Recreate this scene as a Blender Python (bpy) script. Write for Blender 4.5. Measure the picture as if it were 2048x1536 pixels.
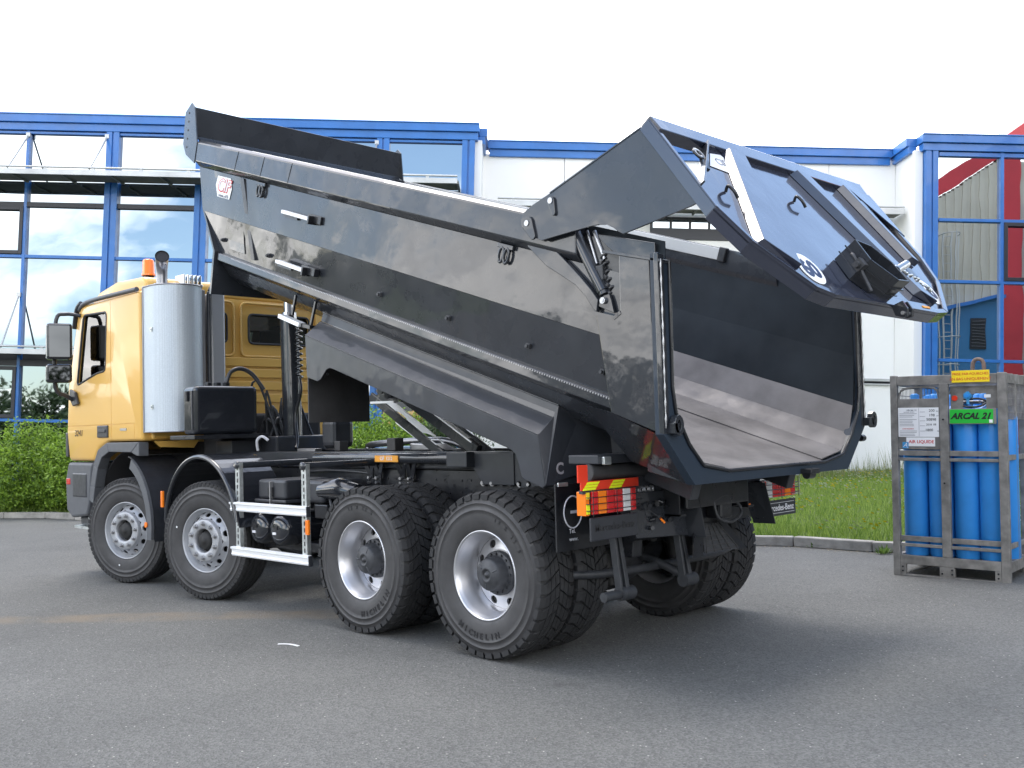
import bpy, bmesh, math, random
import numpy as np
from mathutils import Vector, Matrix, noise
from math import sin, cos, pi, radians, atan2, sqrt

for o in list(bpy.data.objects): bpy.data.objects.remove(o)
scene = bpy.context.scene
COL = scene.collection
rng = random.Random(7)
nrs = np.random.RandomState(11)

# ------------------------------------------------------------------ camera
CAM = Vector((4.828181633607552, -4.567904843997946, 1.5333014151420796))
FPX, YAW, PITCH, ROLL = 1988.130050177656, 0.7796708713772562, 0.04276133525340011, -0.026719681855067554
_f = Vector((-sin(YAW) * cos(PITCH), cos(YAW) * cos(PITCH), sin(PITCH)))
_r = Vector((cos(YAW), sin(YAW), 0.0)); _u = _r.cross(_f)
_r2 = cos(ROLL) * _r + sin(ROLL) * _u; _u2 = -sin(ROLL) * _r + cos(ROLL) * _u
cam_data = bpy.data.cameras.new('camera')
cam_data.sensor_width = 36.0; cam_data.lens = FPX / 2048 * 36.0
cam_data.clip_start = 0.05; cam_data.clip_end = 3000
cam = bpy.data.objects.new('camera', cam_data); COL.objects.link(cam)
cam.matrix_world = Matrix(((_r2.x, _u2.x, -_f.x, CAM.x), (_r2.y, _u2.y, -_f.y, CAM.y), (_r2.z, _u2.z, -_f.z, CAM.z), (0, 0, 0, 1)))
scene.camera = cam

# ------------------------------------------------------------------ sun and sky
SUN = Vector((-0.42, 0.06, 1.0)).normalized()
sun_data = bpy.data.lights.new('sun', 'SUN'); sun_data.energy = 1.0; sun_data.angle = radians(24.0)
sun_data.color = (1.0, 0.95, 0.87)
sun = bpy.data.objects.new('sun', sun_data); COL.objects.link(sun)
sun.rotation_euler = SUN.to_track_quat('Z', 'Y').to_euler(); sun.location = (0, 0, 30)
world = bpy.data.worlds.new('World'); scene.world = world; world.use_nodes = True
wn, wl = world.node_tree.nodes, world.node_tree.links
wn.clear()
def N(nt, t, **kw):
    n = nt.new(t)
    for k, v in kw.items():
        if hasattr(n, k): setattr(n, k, v)
        else: n.inputs[k].default_value = v
    return n
sky = N(wn, 'ShaderNodeTexSky', sky_type='NISHITA', sun_disc=False)
sky.sun_elevation = math.asin(SUN.z); sky.sun_rotation = atan2(SUN.x, SUN.y); sky.altitude = 50
sky.air_density = 1.0; sky.dust_density = 1.2; sky.ozone_density = 1.3
tc = N(wn, 'ShaderNodeTexCoord')
CLOUD_TURN = -15.0
sep = N(wn, 'ShaderNodeSeparateXYZ'); rotm = N(wn, 'ShaderNodeMapping'); rotm.inputs['Rotation'].default_value = (0, 0, radians(CLOUD_TURN)); wl.new(tc.outputs['Generated'], rotm.inputs[0]); wl.new(rotm.outputs[0], sep.inputs[0])
mz = N(wn, 'ShaderNodeMath', operation='MAXIMUM'); wl.new(sep.outputs['Z'], mz.inputs[0]); mz.inputs[1].default_value = 0.0
az = N(wn, 'ShaderNodeMath', operation='ADD'); wl.new(mz.outputs[0], az.inputs[0]); az.inputs[1].default_value = 0.22
dx = N(wn, 'ShaderNodeMath', operation='DIVIDE'); wl.new(sep.outputs['X'], dx.inputs[0]); wl.new(az.outputs[0], dx.inputs[1])
dy = N(wn, 'ShaderNodeMath', operation='DIVIDE'); wl.new(sep.outputs['Y'], dy.inputs[0]); wl.new(az.outputs[0], dy.inputs[1])
cmb = N(wn, 'ShaderNodeCombineXYZ'); wl.new(dx.outputs[0], cmb.inputs[0]); wl.new(dy.outputs[0], cmb.inputs[1]); cmb.inputs[2].default_value = 48.2
cn = N(wn, 'ShaderNodeTexNoise'); cn.inputs['Scale'].default_value = 0.85; cn.inputs['Detail'].default_value = 9; cn.inputs['Roughness'].default_value = 0.56
cn.inputs['Distortion'].default_value = 0.25
wl.new(cmb.outputs[0], cn.inputs['Vector'])
cr = N(wn, 'ShaderNodeValToRGB'); cr.color_ramp.elements[0].position = 0.44; cr.color_ramp.elements[1].position = 0.56
wl.new(cn.outputs['Fac'], cr.inputs[0])
cn2 = N(wn, 'ShaderNodeTexNoise'); cn2.inputs['Scale'].default_value = 2.1; cn2.inputs['Detail'].default_value = 6
wl.new(cmb.outputs[0], cn2.inputs['Vector'])
cc = N(wn, 'ShaderNodeValToRGB'); cc.color_ramp.elements[0].position = 0.3; cc.color_ramp.elements[1].position = 0.62
CLOUD_DARK, CLOUD_LIGHT = (7.0, 7.3, 8.0, 1), (20.6, 20.1, 19.5, 1)
cc.color_ramp.elements[0].color = (0.47, 0.48, 0.50, 1); cc.color_ramp.elements[1].color = (1, 1, 1, 1)
wl.new(cn2.outputs['Fac'], cc.inputs[0])
cmul = N(wn, 'ShaderNodeMix', data_type='RGBA', blend_type='MULTIPLY'); cmul.inputs[0].default_value = 1.0
wl.new(cc.outputs[0], cmul.inputs[6]); cmul.inputs[7].default_value = CLOUD_LIGHT
mx = N(wn, 'ShaderNodeMix', data_type='RGBA')
zt = N(wn, 'ShaderNodeMapRange'); zt.inputs['From Min'].default_value = 0.38; zt.inputs['From Max'].default_value = 0.72; zt.inputs['To Min'].default_value = 1.0; zt.inputs['To Max'].default_value = 0.35
wl.new(sep.outputs['Z'], zt.inputs['Value'])
zm = N(wn, 'ShaderNodeMath', operation='MULTIPLY'); wl.new(cr.outputs[0], zm.inputs[0]); wl.new(zt.outputs[0], zm.inputs[1])
wl.new(zm.outputs[0], mx.inputs[0]); skm = N(wn, 'ShaderNodeMix', data_type='RGBA', blend_type='MULTIPLY'); skm.inputs[0].default_value = 1.0; skm.inputs[7].default_value = (1.50, 1.46, 1.38, 1); wl.new(sky.outputs[0], skm.inputs[6]); wl.new(skm.outputs[2], mx.inputs[6]); wl.new(cmul.outputs[2], mx.inputs[7])
bg = N(wn, 'ShaderNodeBackground'); bg.inputs[1].default_value = 0.14
wl.new(mx.outputs[2], bg.inputs[0])
wo = N(wn, 'ShaderNodeOutputWorld'); wl.new(bg.outputs[0], wo.inputs[0])
scene.view_settings.view_transform = 'Standard'; scene.view_settings.look = 'None'
scene.view_settings.exposure = 1.02; scene.view_settings.gamma = 1.0; scene.view_settings.use_curve_mapping = False

# ------------------------------------------------------------------ helpers
def ray(x, y): return _f + (x - 1024) / FPX * _r2 - (y - 768) / FPX * _u2
def on_plane(x, y, n, d):
    r = ray(x, y); return CAM + r * ((d - n.dot(CAM)) / n.dot(r))
def atY(x, y, y0=0.0): return on_plane(x, y, Vector((0, 1, 0)), y0)
def atX(x, y, x0=0.0): return on_plane(x, y, Vector((1, 0, 0)), x0)
def atZ(x, y, z0=0.0): return on_plane(x, y, Vector((0, 0, 1)), z0)

WM = {}
I4 = Matrix.Identity(4)
def tag(o, label=None, cat=None, group=None, kind=None):
    if label: o['label'] = label
    if cat: o['category'] = cat
    if group: o['group'] = group
    if kind: o['kind'] = kind
    return o
def link(o, parent=None, M=I4):
    COL.objects.link(o)
    if parent is not None:
        o.parent = parent; o.matrix_parent_inverse = WM[parent.name].inverted()
    o.matrix_basis = M; WM[o.name] = M.copy()
    return o
def empty(name, loc=(0, 0, 0), parent=None, M=None, **t):
    o = bpy.data.objects.new(name, None); o.empty_display_size = 0.3
    link(o, parent, M if M is not None else Matrix.Translation(loc)); return tag(o, **t)
def obj(name, mesh, mat, parent=None, M=I4, bevel=0, seg=2, smooth=None, **t):
    if isinstance(mesh, B): mesh = mesh.mesh(name, smooth)
    o = bpy.data.objects.new(name, mesh)
    if mat is not None:
        ms = mat if isinstance(mat, (list, tuple)) else [mat]
        if not mesh.materials:
            for m in ms: mesh.materials.append(m)
    link(o, parent, M)
    if bevel:
        b = o.modifiers.new('bevel', 'BEVEL'); b.width = bevel; b.segments = seg; b.limit_method = 'ANGLE'; b.angle_limit = radians(32)
        b.harden_normals = False
    return tag(o, **t)

class B:
    def __init__(s): s.v = []; s.f = []; s.m = []; s.sm = []
    def add(s, vs, fs, mi=0, sm=False):
        n = len(s.v); s.v += [tuple(v) for v in vs]
        for f in fs: s.f.append([i + n for i in f]); s.m.append(mi); s.sm.append(sm)
        return s
    def box(s, x0, x1, y0, y1, z0, z1, mi=0, R=None):
        vs = [Vector((x, y, z)) for x in (x0, x1) for y in (y0, y1) for z in (z0, z1)]
        if R is not None: vs = [R @ v for v in vs]
        return s.add(vs, [(0, 1, 3, 2), (4, 6, 7, 5), (0, 4, 5, 1), (2, 3, 7, 6), (0, 2, 6, 4), (1, 5, 7, 3)], mi)
    def bar(s, p, q, w, h, up=(0, 0, 1), mi=0):
        p, q = Vector(p), Vector(q); d = (q - p).normalized(); up = Vector(up)
        a = d.cross(up)
        if a.length < 1e-4: a = d.cross(Vector((1, 0, 0)))
        a.normalize(); b = a.cross(d).normalized(); a *= w / 2; b *= h / 2
        vs = [p - a - b, p + a - b, p + a + b, p - a + b, q - a - b, q + a - b, q + a + b, q - a + b]
        return s.add(vs, [(0, 1, 2, 3), (7, 6, 5, 4), (0, 4, 5, 1), (1, 5, 6, 2), (2, 6, 7, 3), (3, 7, 4, 0)], mi)
    def tube(s, pts, r, n=12, mi=0, caps=True):
        pts = [Vector(p) for p in pts]; rs = r if isinstance(r, (list, tuple)) else [r] * len(pts)
        if 3 <= len(pts) <= 8 and not isinstance(r, (list, tuple)) and r <= .03:
            P_ = pts; pts = []
            for i in range(len(P_) - 1):
                a, b_, c, d = P_[max(i - 1, 0)], P_[i], P_[i + 1], P_[min(i + 2, len(P_) - 1)]
                for j in range(5): t = j / 5; pts.append(.5 * ((2 * b_) + (c - a) * t + (2 * a - 5 * b_ + 4 * c - d) * t * t + (3 * b_ - a - 3 * c + d) * t ** 3))
            pts.append(P_[-1]); rs = [r] * len(pts)
        rings = []; up = None
        for i, p in enumerate(pts):
            d = (pts[min(i + 1, len(pts) - 1)] - pts[max(i - 1, 0)]).normalized()
            if up is None: up = Vector((0, 0, 1)) if abs(d.z) < .9 else Vector((1, 0, 0))
            a = d.cross(up).normalized(); b = a.cross(d).normalized(); up = b
            rings.append([p + (a * cos(2 * pi * k / n) + b * sin(2 * pi * k / n)) * rs[i] for k in range(n)])
        vs = [v for rg in rings for v in rg]; fs = []
        for i in range(len(pts) - 1):
            for k in range(n):
                k2 = (k + 1) % n; fs.append((i * n + k, i * n + k2, (i + 1) * n + k2, (i + 1) * n + k))
        s.add(vs, fs, mi, True)
        if caps:
            s.add(rings[0], [tuple(range(n))[::-1]], mi); s.add(rings[-1], [tuple(range(n))], mi)
        return s
    def prism(s, poly, off, mi=0):
        poly = [Vector(p) for p in poly]; off = Vector(off); n = len(poly)
        nrm = Vector((0, 0, 0))
        for i in range(n): nrm += poly[i].cross(poly[(i + 1) % n])
        if nrm.dot(off) < 0: poly = poly[::-1]
        vs = poly + [p + off for p in poly]
        fs = [tuple(range(n))[::-1], tuple(range(n, 2 * n))] + [(i, (i + 1) % n, n + (i + 1) % n, n + i) for i in range(n)]
        return s.add(vs, fs, mi)
    def lathe(s, prof, c=(0, 0, 0), ax='Y', n=48, mi=0, sm=True, a0=0, a1=2 * pi, close=False):
        c = Vector(c); full = abs(a1 - a0 - 2 * pi) < 1e-6; m = n if full else n + 1
        vs = []
        for (h, r) in prof:
            for k in range(m):
                a = a0 + (a1 - a0) * k / n
                x, y = r * cos(a), r * sin(a)
                vs.append(c + (Vector((x, h, y)) if ax == 'Y' else Vector((x, y, h)) if ax == 'Z' else Vector((h, x, y))))
        fs = []; P = len(prof)
        for i in range(P if close else P - 1):
            i2 = (i + 1) % P
            for k in range(n):
                k2 = (k + 1) % m; q = (i * m + k, i * m + k2, i2 * m + k2, i2 * m + k)
                fs.append(q if ax == 'Y' else q[::-1])
        s.add(vs, fs, mi, sm)
        if not full and close:
            s.add([vs[i * m] for i in range(P)], [tuple(range(P))], mi); s.add([vs[i * m + m - 1] for i in range(P)], [tuple(range(P))[::-1]], mi)
        return s
    def sheet(s, a, b, th, mi=0):
        """ruled band between two polylines a and b with thickness th (Vector)"""
        a = [Vector(p) for p in a]; b = [Vector(p) for p in b]; th = Vector(th); n = len(a)
        for i in range(n - 1):
            q = [a[i], a[i + 1], b[i + 1], b[i]]; s.prism(q, th, mi)
        return s
    def mesh(s, name, smooth=None):
        me = bpy.data.meshes.new(name); me.from_pydata(s.v, [], s.f)
        me.polygons.foreach_set('material_index', s.m)
        me.polygons.foreach_set('use_smooth', s.sm if smooth is None else [smooth] * len(s.f))
        me.update()
        return me

def fix_normals(me):
    bm = bmesh.new(); bm.from_mesh(me); bmesh.ops.recalc_face_normals(bm, faces=bm.faces); bm.to_mesh(me); bm.free(); return me
def weld(me, d=1e-4):
    bm = bmesh.new(); bm.from_mesh(me); bmesh.ops.remove_doubles(bm, verts=bm.verts, dist=d); bmesh.ops.recalc_face_normals(bm, faces=bm.faces); bm.to_mesh(me); bm.free(); return me
def boolean(me, cutters, op='DIFFERENCE', pre_bevel=0, seg=3):
    o = bpy.data.objects.new('tmp', me); COL.objects.link(o)
    if pre_bevel:
        b = o.modifiers.new('b', 'BEVEL'); b.width = pre_bevel; b.segments = seg; b.limit_method = 'ANGLE'; b.angle_limit = radians(20)
    cs = []
    for cm in cutters:
        c = bpy.data.objects.new('tmpc', cm); COL.objects.link(c); cs.append(c)
        m = o.modifiers.new('x', 'BOOLEAN'); m.operation = op; m.object = c; m.solver = 'EXACT'
    dg = bpy.context.evaluated_depsgraph_get(); dg.update()
    r = bpy.data.meshes.new_from_object(o.evaluated_get(dg))
    for x in cs + [o]: bpy.data.objects.remove(x)
    return r
def text_mesh(txt, size, depth=0.0008, ax='CENTER', shear=0, spacing=1.0, bold=0.0):
    cu = bpy.data.curves.new('txt', 'FONT'); cu.body = txt; cu.size = size; cu.extrude = depth; cu.align_x = ax; cu.align_y = 'CENTER'
    cu.shear = shear; cu.space_character = spacing; cu.offset = bold; cu.resolution_u = 3
    o = bpy.data.objects.new('txt', cu); COL.objects.link(o)
    dg = bpy.context.evaluated_depsgraph_get(); dg.update()
    me = bpy.data.meshes.new_from_object(o.evaluated_get(dg)); bpy.data.objects.remove(o); return me
def basis(x, y, z, o):
    x, y, z, o = Vector(x), Vector(y), Vector(z), Vector(o)
    return Matrix(((x.x, y.x, z.x, o.x), (x.y, y.y, z.y, o.y), (x.z, y.z, z.z, o.z), (0, 0, 0, 1)))
def text(name, txt, size, mat, parent, M, depth=0.0008, **kw):
    """M: x along the writing, y up the letters, z out of the surface"""
    tk = {k: kw.pop(k) for k in ('shear', 'spacing', 'ax', 'bold') if k in kw}
    return obj(name, text_mesh(txt, size, depth, **tk), mat, parent, M, **kw)
def copy_tree(o, M, parent=None):
    """copy of a thing/part with its children; M moves the root, children keep their place on it"""
    d = M @ WM[o.name].inverted()
    c = o.copy(); COL.objects.link(c)
    if parent is not None: c.parent = parent; c.matrix_parent_inverse = WM[parent.name].inverted()
    c.matrix_basis = M; WM[c.name] = M.copy()
    for ch in [k for k in COL.objects if k.parent == o]: copy_tree(ch, d @ WM[ch.name], c)
    return c

# ------------------------------------------------------------------ materials
MT = {}
def mat(name, col, rough=0.5, metal=0.0, coat=0.0, spec=0.5, bump=None, var=None, emit=None, alpha=1, trans=0, dirt=None):
    m = bpy.data.materials.new(name); m.use_nodes = True; nt = m.node_tree.nodes; lk = m.node_tree.links
    p = nt['Principled BSDF']; p.inputs['Base Color'].default_value = (*col, 1); p.inputs['Roughness'].default_value = rough
    p.inputs['Metallic'].default_value = metal; p.inputs['Coat Weight'].default_value = coat; p.inputs['Coat Roughness'].default_value = 0.04
    p.inputs['Specular IOR Level'].default_value = spec; p.inputs['Transmission Weight'].default_value = trans
    t = N(nt, 'ShaderNodeTexCoord')
    if var:   # (scale, amount[, roughness amount])
        n = N(nt, 'ShaderNodeTexNoise'); n.inputs['Scale'].default_value = var[0]; n.inputs['Detail'].default_value = 6; lk.new(t.outputs['Object'], n.inputs['Vector'])
        mp = N(nt, 'ShaderNodeMapRange'); mp.inputs['From Min'].default_value = 0.3; mp.inputs['From Max'].default_value = 0.7
        mp.inputs['To Min'].default_value = 1 - var[1]; mp.inputs['To Max'].default_value = 1 + var[1]
        lk.new(n.outputs['Fac'], mp.inputs['Value'])
        h = N(nt, 'ShaderNodeHueSaturation'); h.inputs['Color'].default_value = (*col, 1); lk.new(mp.outputs[0], h.inputs['Value'])
        lk.new(h.outputs[0], p.inputs['Base Color'])
        if len(var) > 2:
            mr = N(nt, 'ShaderNodeMapRange'); mr.inputs['From Min'].default_value = 0.3; mr.inputs['From Max'].default_value = 0.7
            mr.inputs['To Min'].default_value = max(0, rough - var[2]); mr.inputs['To Max'].default_value = rough + var[2]
            n2 = N(nt, 'ShaderNodeTexNoise'); n2.inputs['Scale'].default_value = var[0] * 2.3; n2.inputs['Detail'].default_value = 5; lk.new(t.outputs['Object'], n2.inputs['Vector'])
            lk.new(n2.outputs['Fac'], mr.inputs['Value']); lk.new(mr.outputs[0], p.inputs['Roughness'])
    if bump:  # list of (scale, strength distance, detail)
        prev = None
        for (sc_, dist, det) in bump:
            n = N(nt, 'ShaderNodeTexNoise'); n.inputs['Scale'].default_value = sc_; n.inputs['Detail'].default_value = det; lk.new(t.outputs['Object'], n.inputs['Vector'])
            b = N(nt, 'ShaderNodeBump'); b.inputs['Strength'].default_value = 1.0; b.inputs['Distance'].default_value = dist; lk.new(n.outputs['Fac'], b.inputs['Height'])
            if prev: lk.new(prev.outputs[0], b.inputs['Normal'])
            prev = b
        lk.new(prev.outputs[0], p.inputs['Normal'])
        if coat: lk.new(prev.outputs[0], p.inputs['Coat Normal'])
    if emit: p.inputs['Emission Color'].default_value = (*emit[0], 1); p.inputs['Emission Strength'].default_value = emit[1]
    MT[name] = m; return m
mat('black_paint', (0.028, 0.031, 0.037), 0.30, coat=0.9, spec=0.2, bump=[(1.1, 0.03, 2), (6, 0.0016, 2)], var=(3, 0.15, 0.08))
mat('black_paint_flat', (0.036, 0.039, 0.046), 0.40, coat=0.3, spec=0.3, bump=[(2.2, 0.006, 2)], var=(4, 0.2, 0.1))
mat('chassis_black', (0.012, 0.013, 0.016), 0.36, coat=0.3, var=(9, 0.3, 0.1), bump=[(30, 0.0006, 3)])
mat('blue_black_frame', (0.024, 0.036, 0.054), 0.45, coat=0.12, spec=0.3, bump=[(2, 0.01, 2)])
mat('inner_paint', (0.030, 0.037, 0.045), 0.7, coat=0.0, spec=0.12, var=(3, 0.2, 0.1), bump=[(2, 0.004, 2)])
mat('gate_blue', (0.036, 0.042, 0.066), 0.16, coat=1.0, bump=[(0.9, 0.02, 2), (7, 0.001, 2)])
mat('worn_steel', (0.205, 0.195, 0.195), 0.58, metal=0.2, spec=0.3, var=(2.6, 0.30, 0.16), bump=[(5, 0.004, 4), (60, 0.0006, 3)])
mat('brushed_steel', (0.30, 0.30, 0.32), 0.32, metal=0.85, var=(2, 0.1, 0.06), bump=[(3, 0.004, 3)])
mat('yellow_paint', (0.76, 0.45, 0.105), 0.36, coat=0.45, bump=[(3.0, 0.002, 2)])
mat('grey_plastic', (0.085, 0.09, 0.10), 0.5, var=(12, 0.1))
mat('dark_plastic', (0.028, 0.030, 0.036), 0.42, coat=0.1, var=(8, 0.15, 0.08), bump=[(40, 0.0004, 2)])
mat('gloss_plastic', (0.017, 0.019, 0.024), 0.18, coat=0.6, bump=[(4, 0.003, 2)])
mat('rubber', (0.042, 0.041, 0.042), 0.58, var=(7, 0.22, 0.08), bump=[(90, 0.0006, 3)])
mat('tread_rubber', (0.022, 0.022, 0.023), 0.75, var=(14, 0.25), bump=[(120, 0.0008, 3)])
mat('rim_silver', (0.60, 0.60, 0.62), 0.33, metal=0.8)
mat('rim_grey', (0.40, 0.41, 0.43), 0.45, metal=0.5)
mat('hub_grey', (0.048, 0.050, 0.055), 0.5, metal=0.2, var=(20, 0.25), bump=[(60, 0.001, 3)])
mat('drum_dark', (0.02, 0.02, 0.02), 0.7)
mat('nut_steel', (0.45, 0.45, 0.46), 0.35, metal=0.9)
mat('bright_zinc', (0.60, 0.63, 0.62), 0.38, metal=0.8, var=(25, 0.2, 0.1))
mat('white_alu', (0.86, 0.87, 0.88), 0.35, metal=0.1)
mat('chrome', (0.75, 0.76, 0.78), 0.08, metal=1.0)
mat('orange_lens', (0.95, 0.22, 0.01), 0.15, coat=0.5)
mat('red_lens', (0.62, 0.012, 0.015), 0.12, coat=0.8, bump=[(120, 0.002, 1)])
mat('bright_red', (0.80, 0.05, 0.02), 0.3)
mat('clear_lens', (0.75, 0.75, 0.75), 0.15, coat=0.8, bump=[(120, 0.002, 1)])
mat('reflector_yellow', (0.85, 0.95, 0.02), 0.35, emit=None)
mat('mirror', (0.055, 0.06, 0.065), 0.02, metal=1.0)
mat('cab_glass', (0.02, 0.03, 0.035), 0.02, coat=1.0, spec=0.8)
mat('cab_dark', (0.03, 0.03, 0.033), 0.8)
mat('white_paint', (0.82, 0.82, 0.82), 0.4)
mat('sticker_white', (0.85, 0.85, 0.85), 0.35)
mat('ink_black', (0.012, 0.012, 0.014), 0.5)
mat('ink_blue', (0.01, 0.02, 0.07), 0.4)
mat('ink_red', (0.6, 0.02, 0.02), 0.5)
mat('ink_white', (0.75, 0.75, 0.78), 0.5)
mat('ink_grey', (0.25, 0.25, 0.27), 0.5)
mat('ink_emboss', (0.022, 0.022, 0.024), 0.4)
mat('link_grey', (0.030, 0.032, 0.036), 0.5, var=(20, .25))
mat('label_orange', (0.85, 0.36, 0.03), 0.4)
mat('label_yellow', (0.90, 0.66, 0.02), 0.4)
mat('label_green', (0.02, 0.48, 0.045), 0.4)
mat('label_blue', (0.05, 0.30, 0.60), 0.4)
mat('white_wall', (0.86, 0.855, 0.84), 0.6, var=(0.5, 0.03), bump=[(0.8, 0.006, 3)])
mat('blue_frame', (0.022, 0.150, 0.47), 0.4, coat=0.3, var=(2.0, 0.10, 0.08))
mat('dark_frame', (0.02, 0.022, 0.03), 0.4)
mat('galvanised', (0.50, 0.51, 0.51), 0.45, metal=0.55, var=(1.4, 0.12, 0.1))
mat('walkway_under', (0.20, 0.20, 0.19), 0.7, metal=0.2, var=(2, 0.2))
mat('rack_steel', (0.215, 0.205, 0.19), 0.62, metal=0.25, var=(9, 0.35, 0.15), bump=[(40, 0.002, 4)])
mat('cylinder_blue', (0.032, 0.27, 0.72), 0.38, coat=0.15, var=(5, 0.08, 0.06), bump=[(8, 0.002, 2)])
mat('concrete', (0.30, 0.285, 0.26), 0.9, var=(6, 0.3), bump=[(25, 0.006, 5)])
mat('red_trim', (0.50, 0.030, 0.045), 0.45, var=(1, 0.1))
mat('beige_sheet', (0.50, 0.47, 0.40), 0.55, var=(0.7, 0.08))
mat('blue_sheet', (0.035, 0.17, 0.36), 0.5, var=(0.7, 0.08))
mat('soil', (0.05, 0.035, 0.022), 0.95, var=(3, 0.4), bump=[(12, 0.02, 5)])
mat('bark', (0.06, 0.045, 0.03), 0.9)
mat('roof_grey', (0.2, 0.2, 0.21), 0.8)
mat('interior', (0.05, 0.05, 0.05), 0.9)

def glass_mat(name, col, warp, rough=0.015):
    m = bpy.data.materials.new(name); m.use_nodes = True; nt = m.node_tree.nodes; lk = m.node_tree.links
    p = nt['Principled BSDF']; p.inputs['Base Color'].default_value = (*col, 1); p.inputs['Metallic'].default_value = 1.0; p.inputs['Roughness'].default_value = rough
    t = N(nt, 'ShaderNodeTexCoord'); n = N(nt, 'ShaderNodeTexNoise'); n.inputs['Scale'].default_value = 0.75; n.inputs['Detail'].default_value = 1.5
    lk.new(t.outputs['Object'], n.inputs['Vector'])
    b = N(nt, 'ShaderNodeBump'); b.inputs['Distance'].default_value = warp; lk.new(n.outputs['Fac'], b.inputs['Height']); lk.new(b.outputs[0], p.inputs['Normal'])
    MT[name] = m; return m
glass_mat('reflective_glass', (0.39, 0.43, 0.46), 0.0045)

def leaf_mat(name, c1, c2, tr=0.25):
    m = bpy.data.materials.new(name); m.use_nodes = True; nt = m.node_tree.nodes; lk = m.node_tree.links
    p = nt['Principled BSDF']; p.inputs['Roughness'].default_value = 0.5
    t = N(nt, 'ShaderNodeNewGeometry')
    r = N(nt, 'ShaderNodeValToRGB'); r.color_ramp.elements[0].color = (*c1, 1); r.color_ramp.elements[1].color = (*c2, 1)
    lk.new(t.outputs['Random Per Island'], r.inputs[0]); lk.new(r.outputs[0], p.inputs['Base Color'])
    tl = N(nt, 'ShaderNodeBsdfTranslucent'); lk.new(r.outputs[0], tl.inputs[0])
    ms = N(nt, 'ShaderNodeMixShader'); ms.inputs[0].default_value = tr; lk.new(p.outputs[0], ms.inputs[1]); lk.new(tl.outputs[0], ms.inputs[2])
    lk.new(ms.outputs[0], nt['Material Output'].inputs[0]); MT[name] = m; return m
leaf_mat('leaf_bright', (0.06, 0.13, 0.012), (0.30, 0.46, 0.055), 0.4)
leaf_mat('leaf_mid', (0.05, 0.10, 0.02), (0.17, 0.27, 0.055), 0.35)
leaf_mat('leaf_dark', (0.02, 0.045, 0.014), (0.08, 0.13, 0.045), 0.2)
leaf_mat('leaf_far', (0.022, 0.045, 0.014), (0.07, 0.11, 0.035), 0.15)
leaf_mat('grass_blade', (0.09, 0.18, 0.02), (0.32, 0.42, 0.09), 0.45)
leaf_mat('grass_tall', (0.13, 0.17, 0.05), (0.32, 0.32, 0.15), 0.4)

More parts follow.
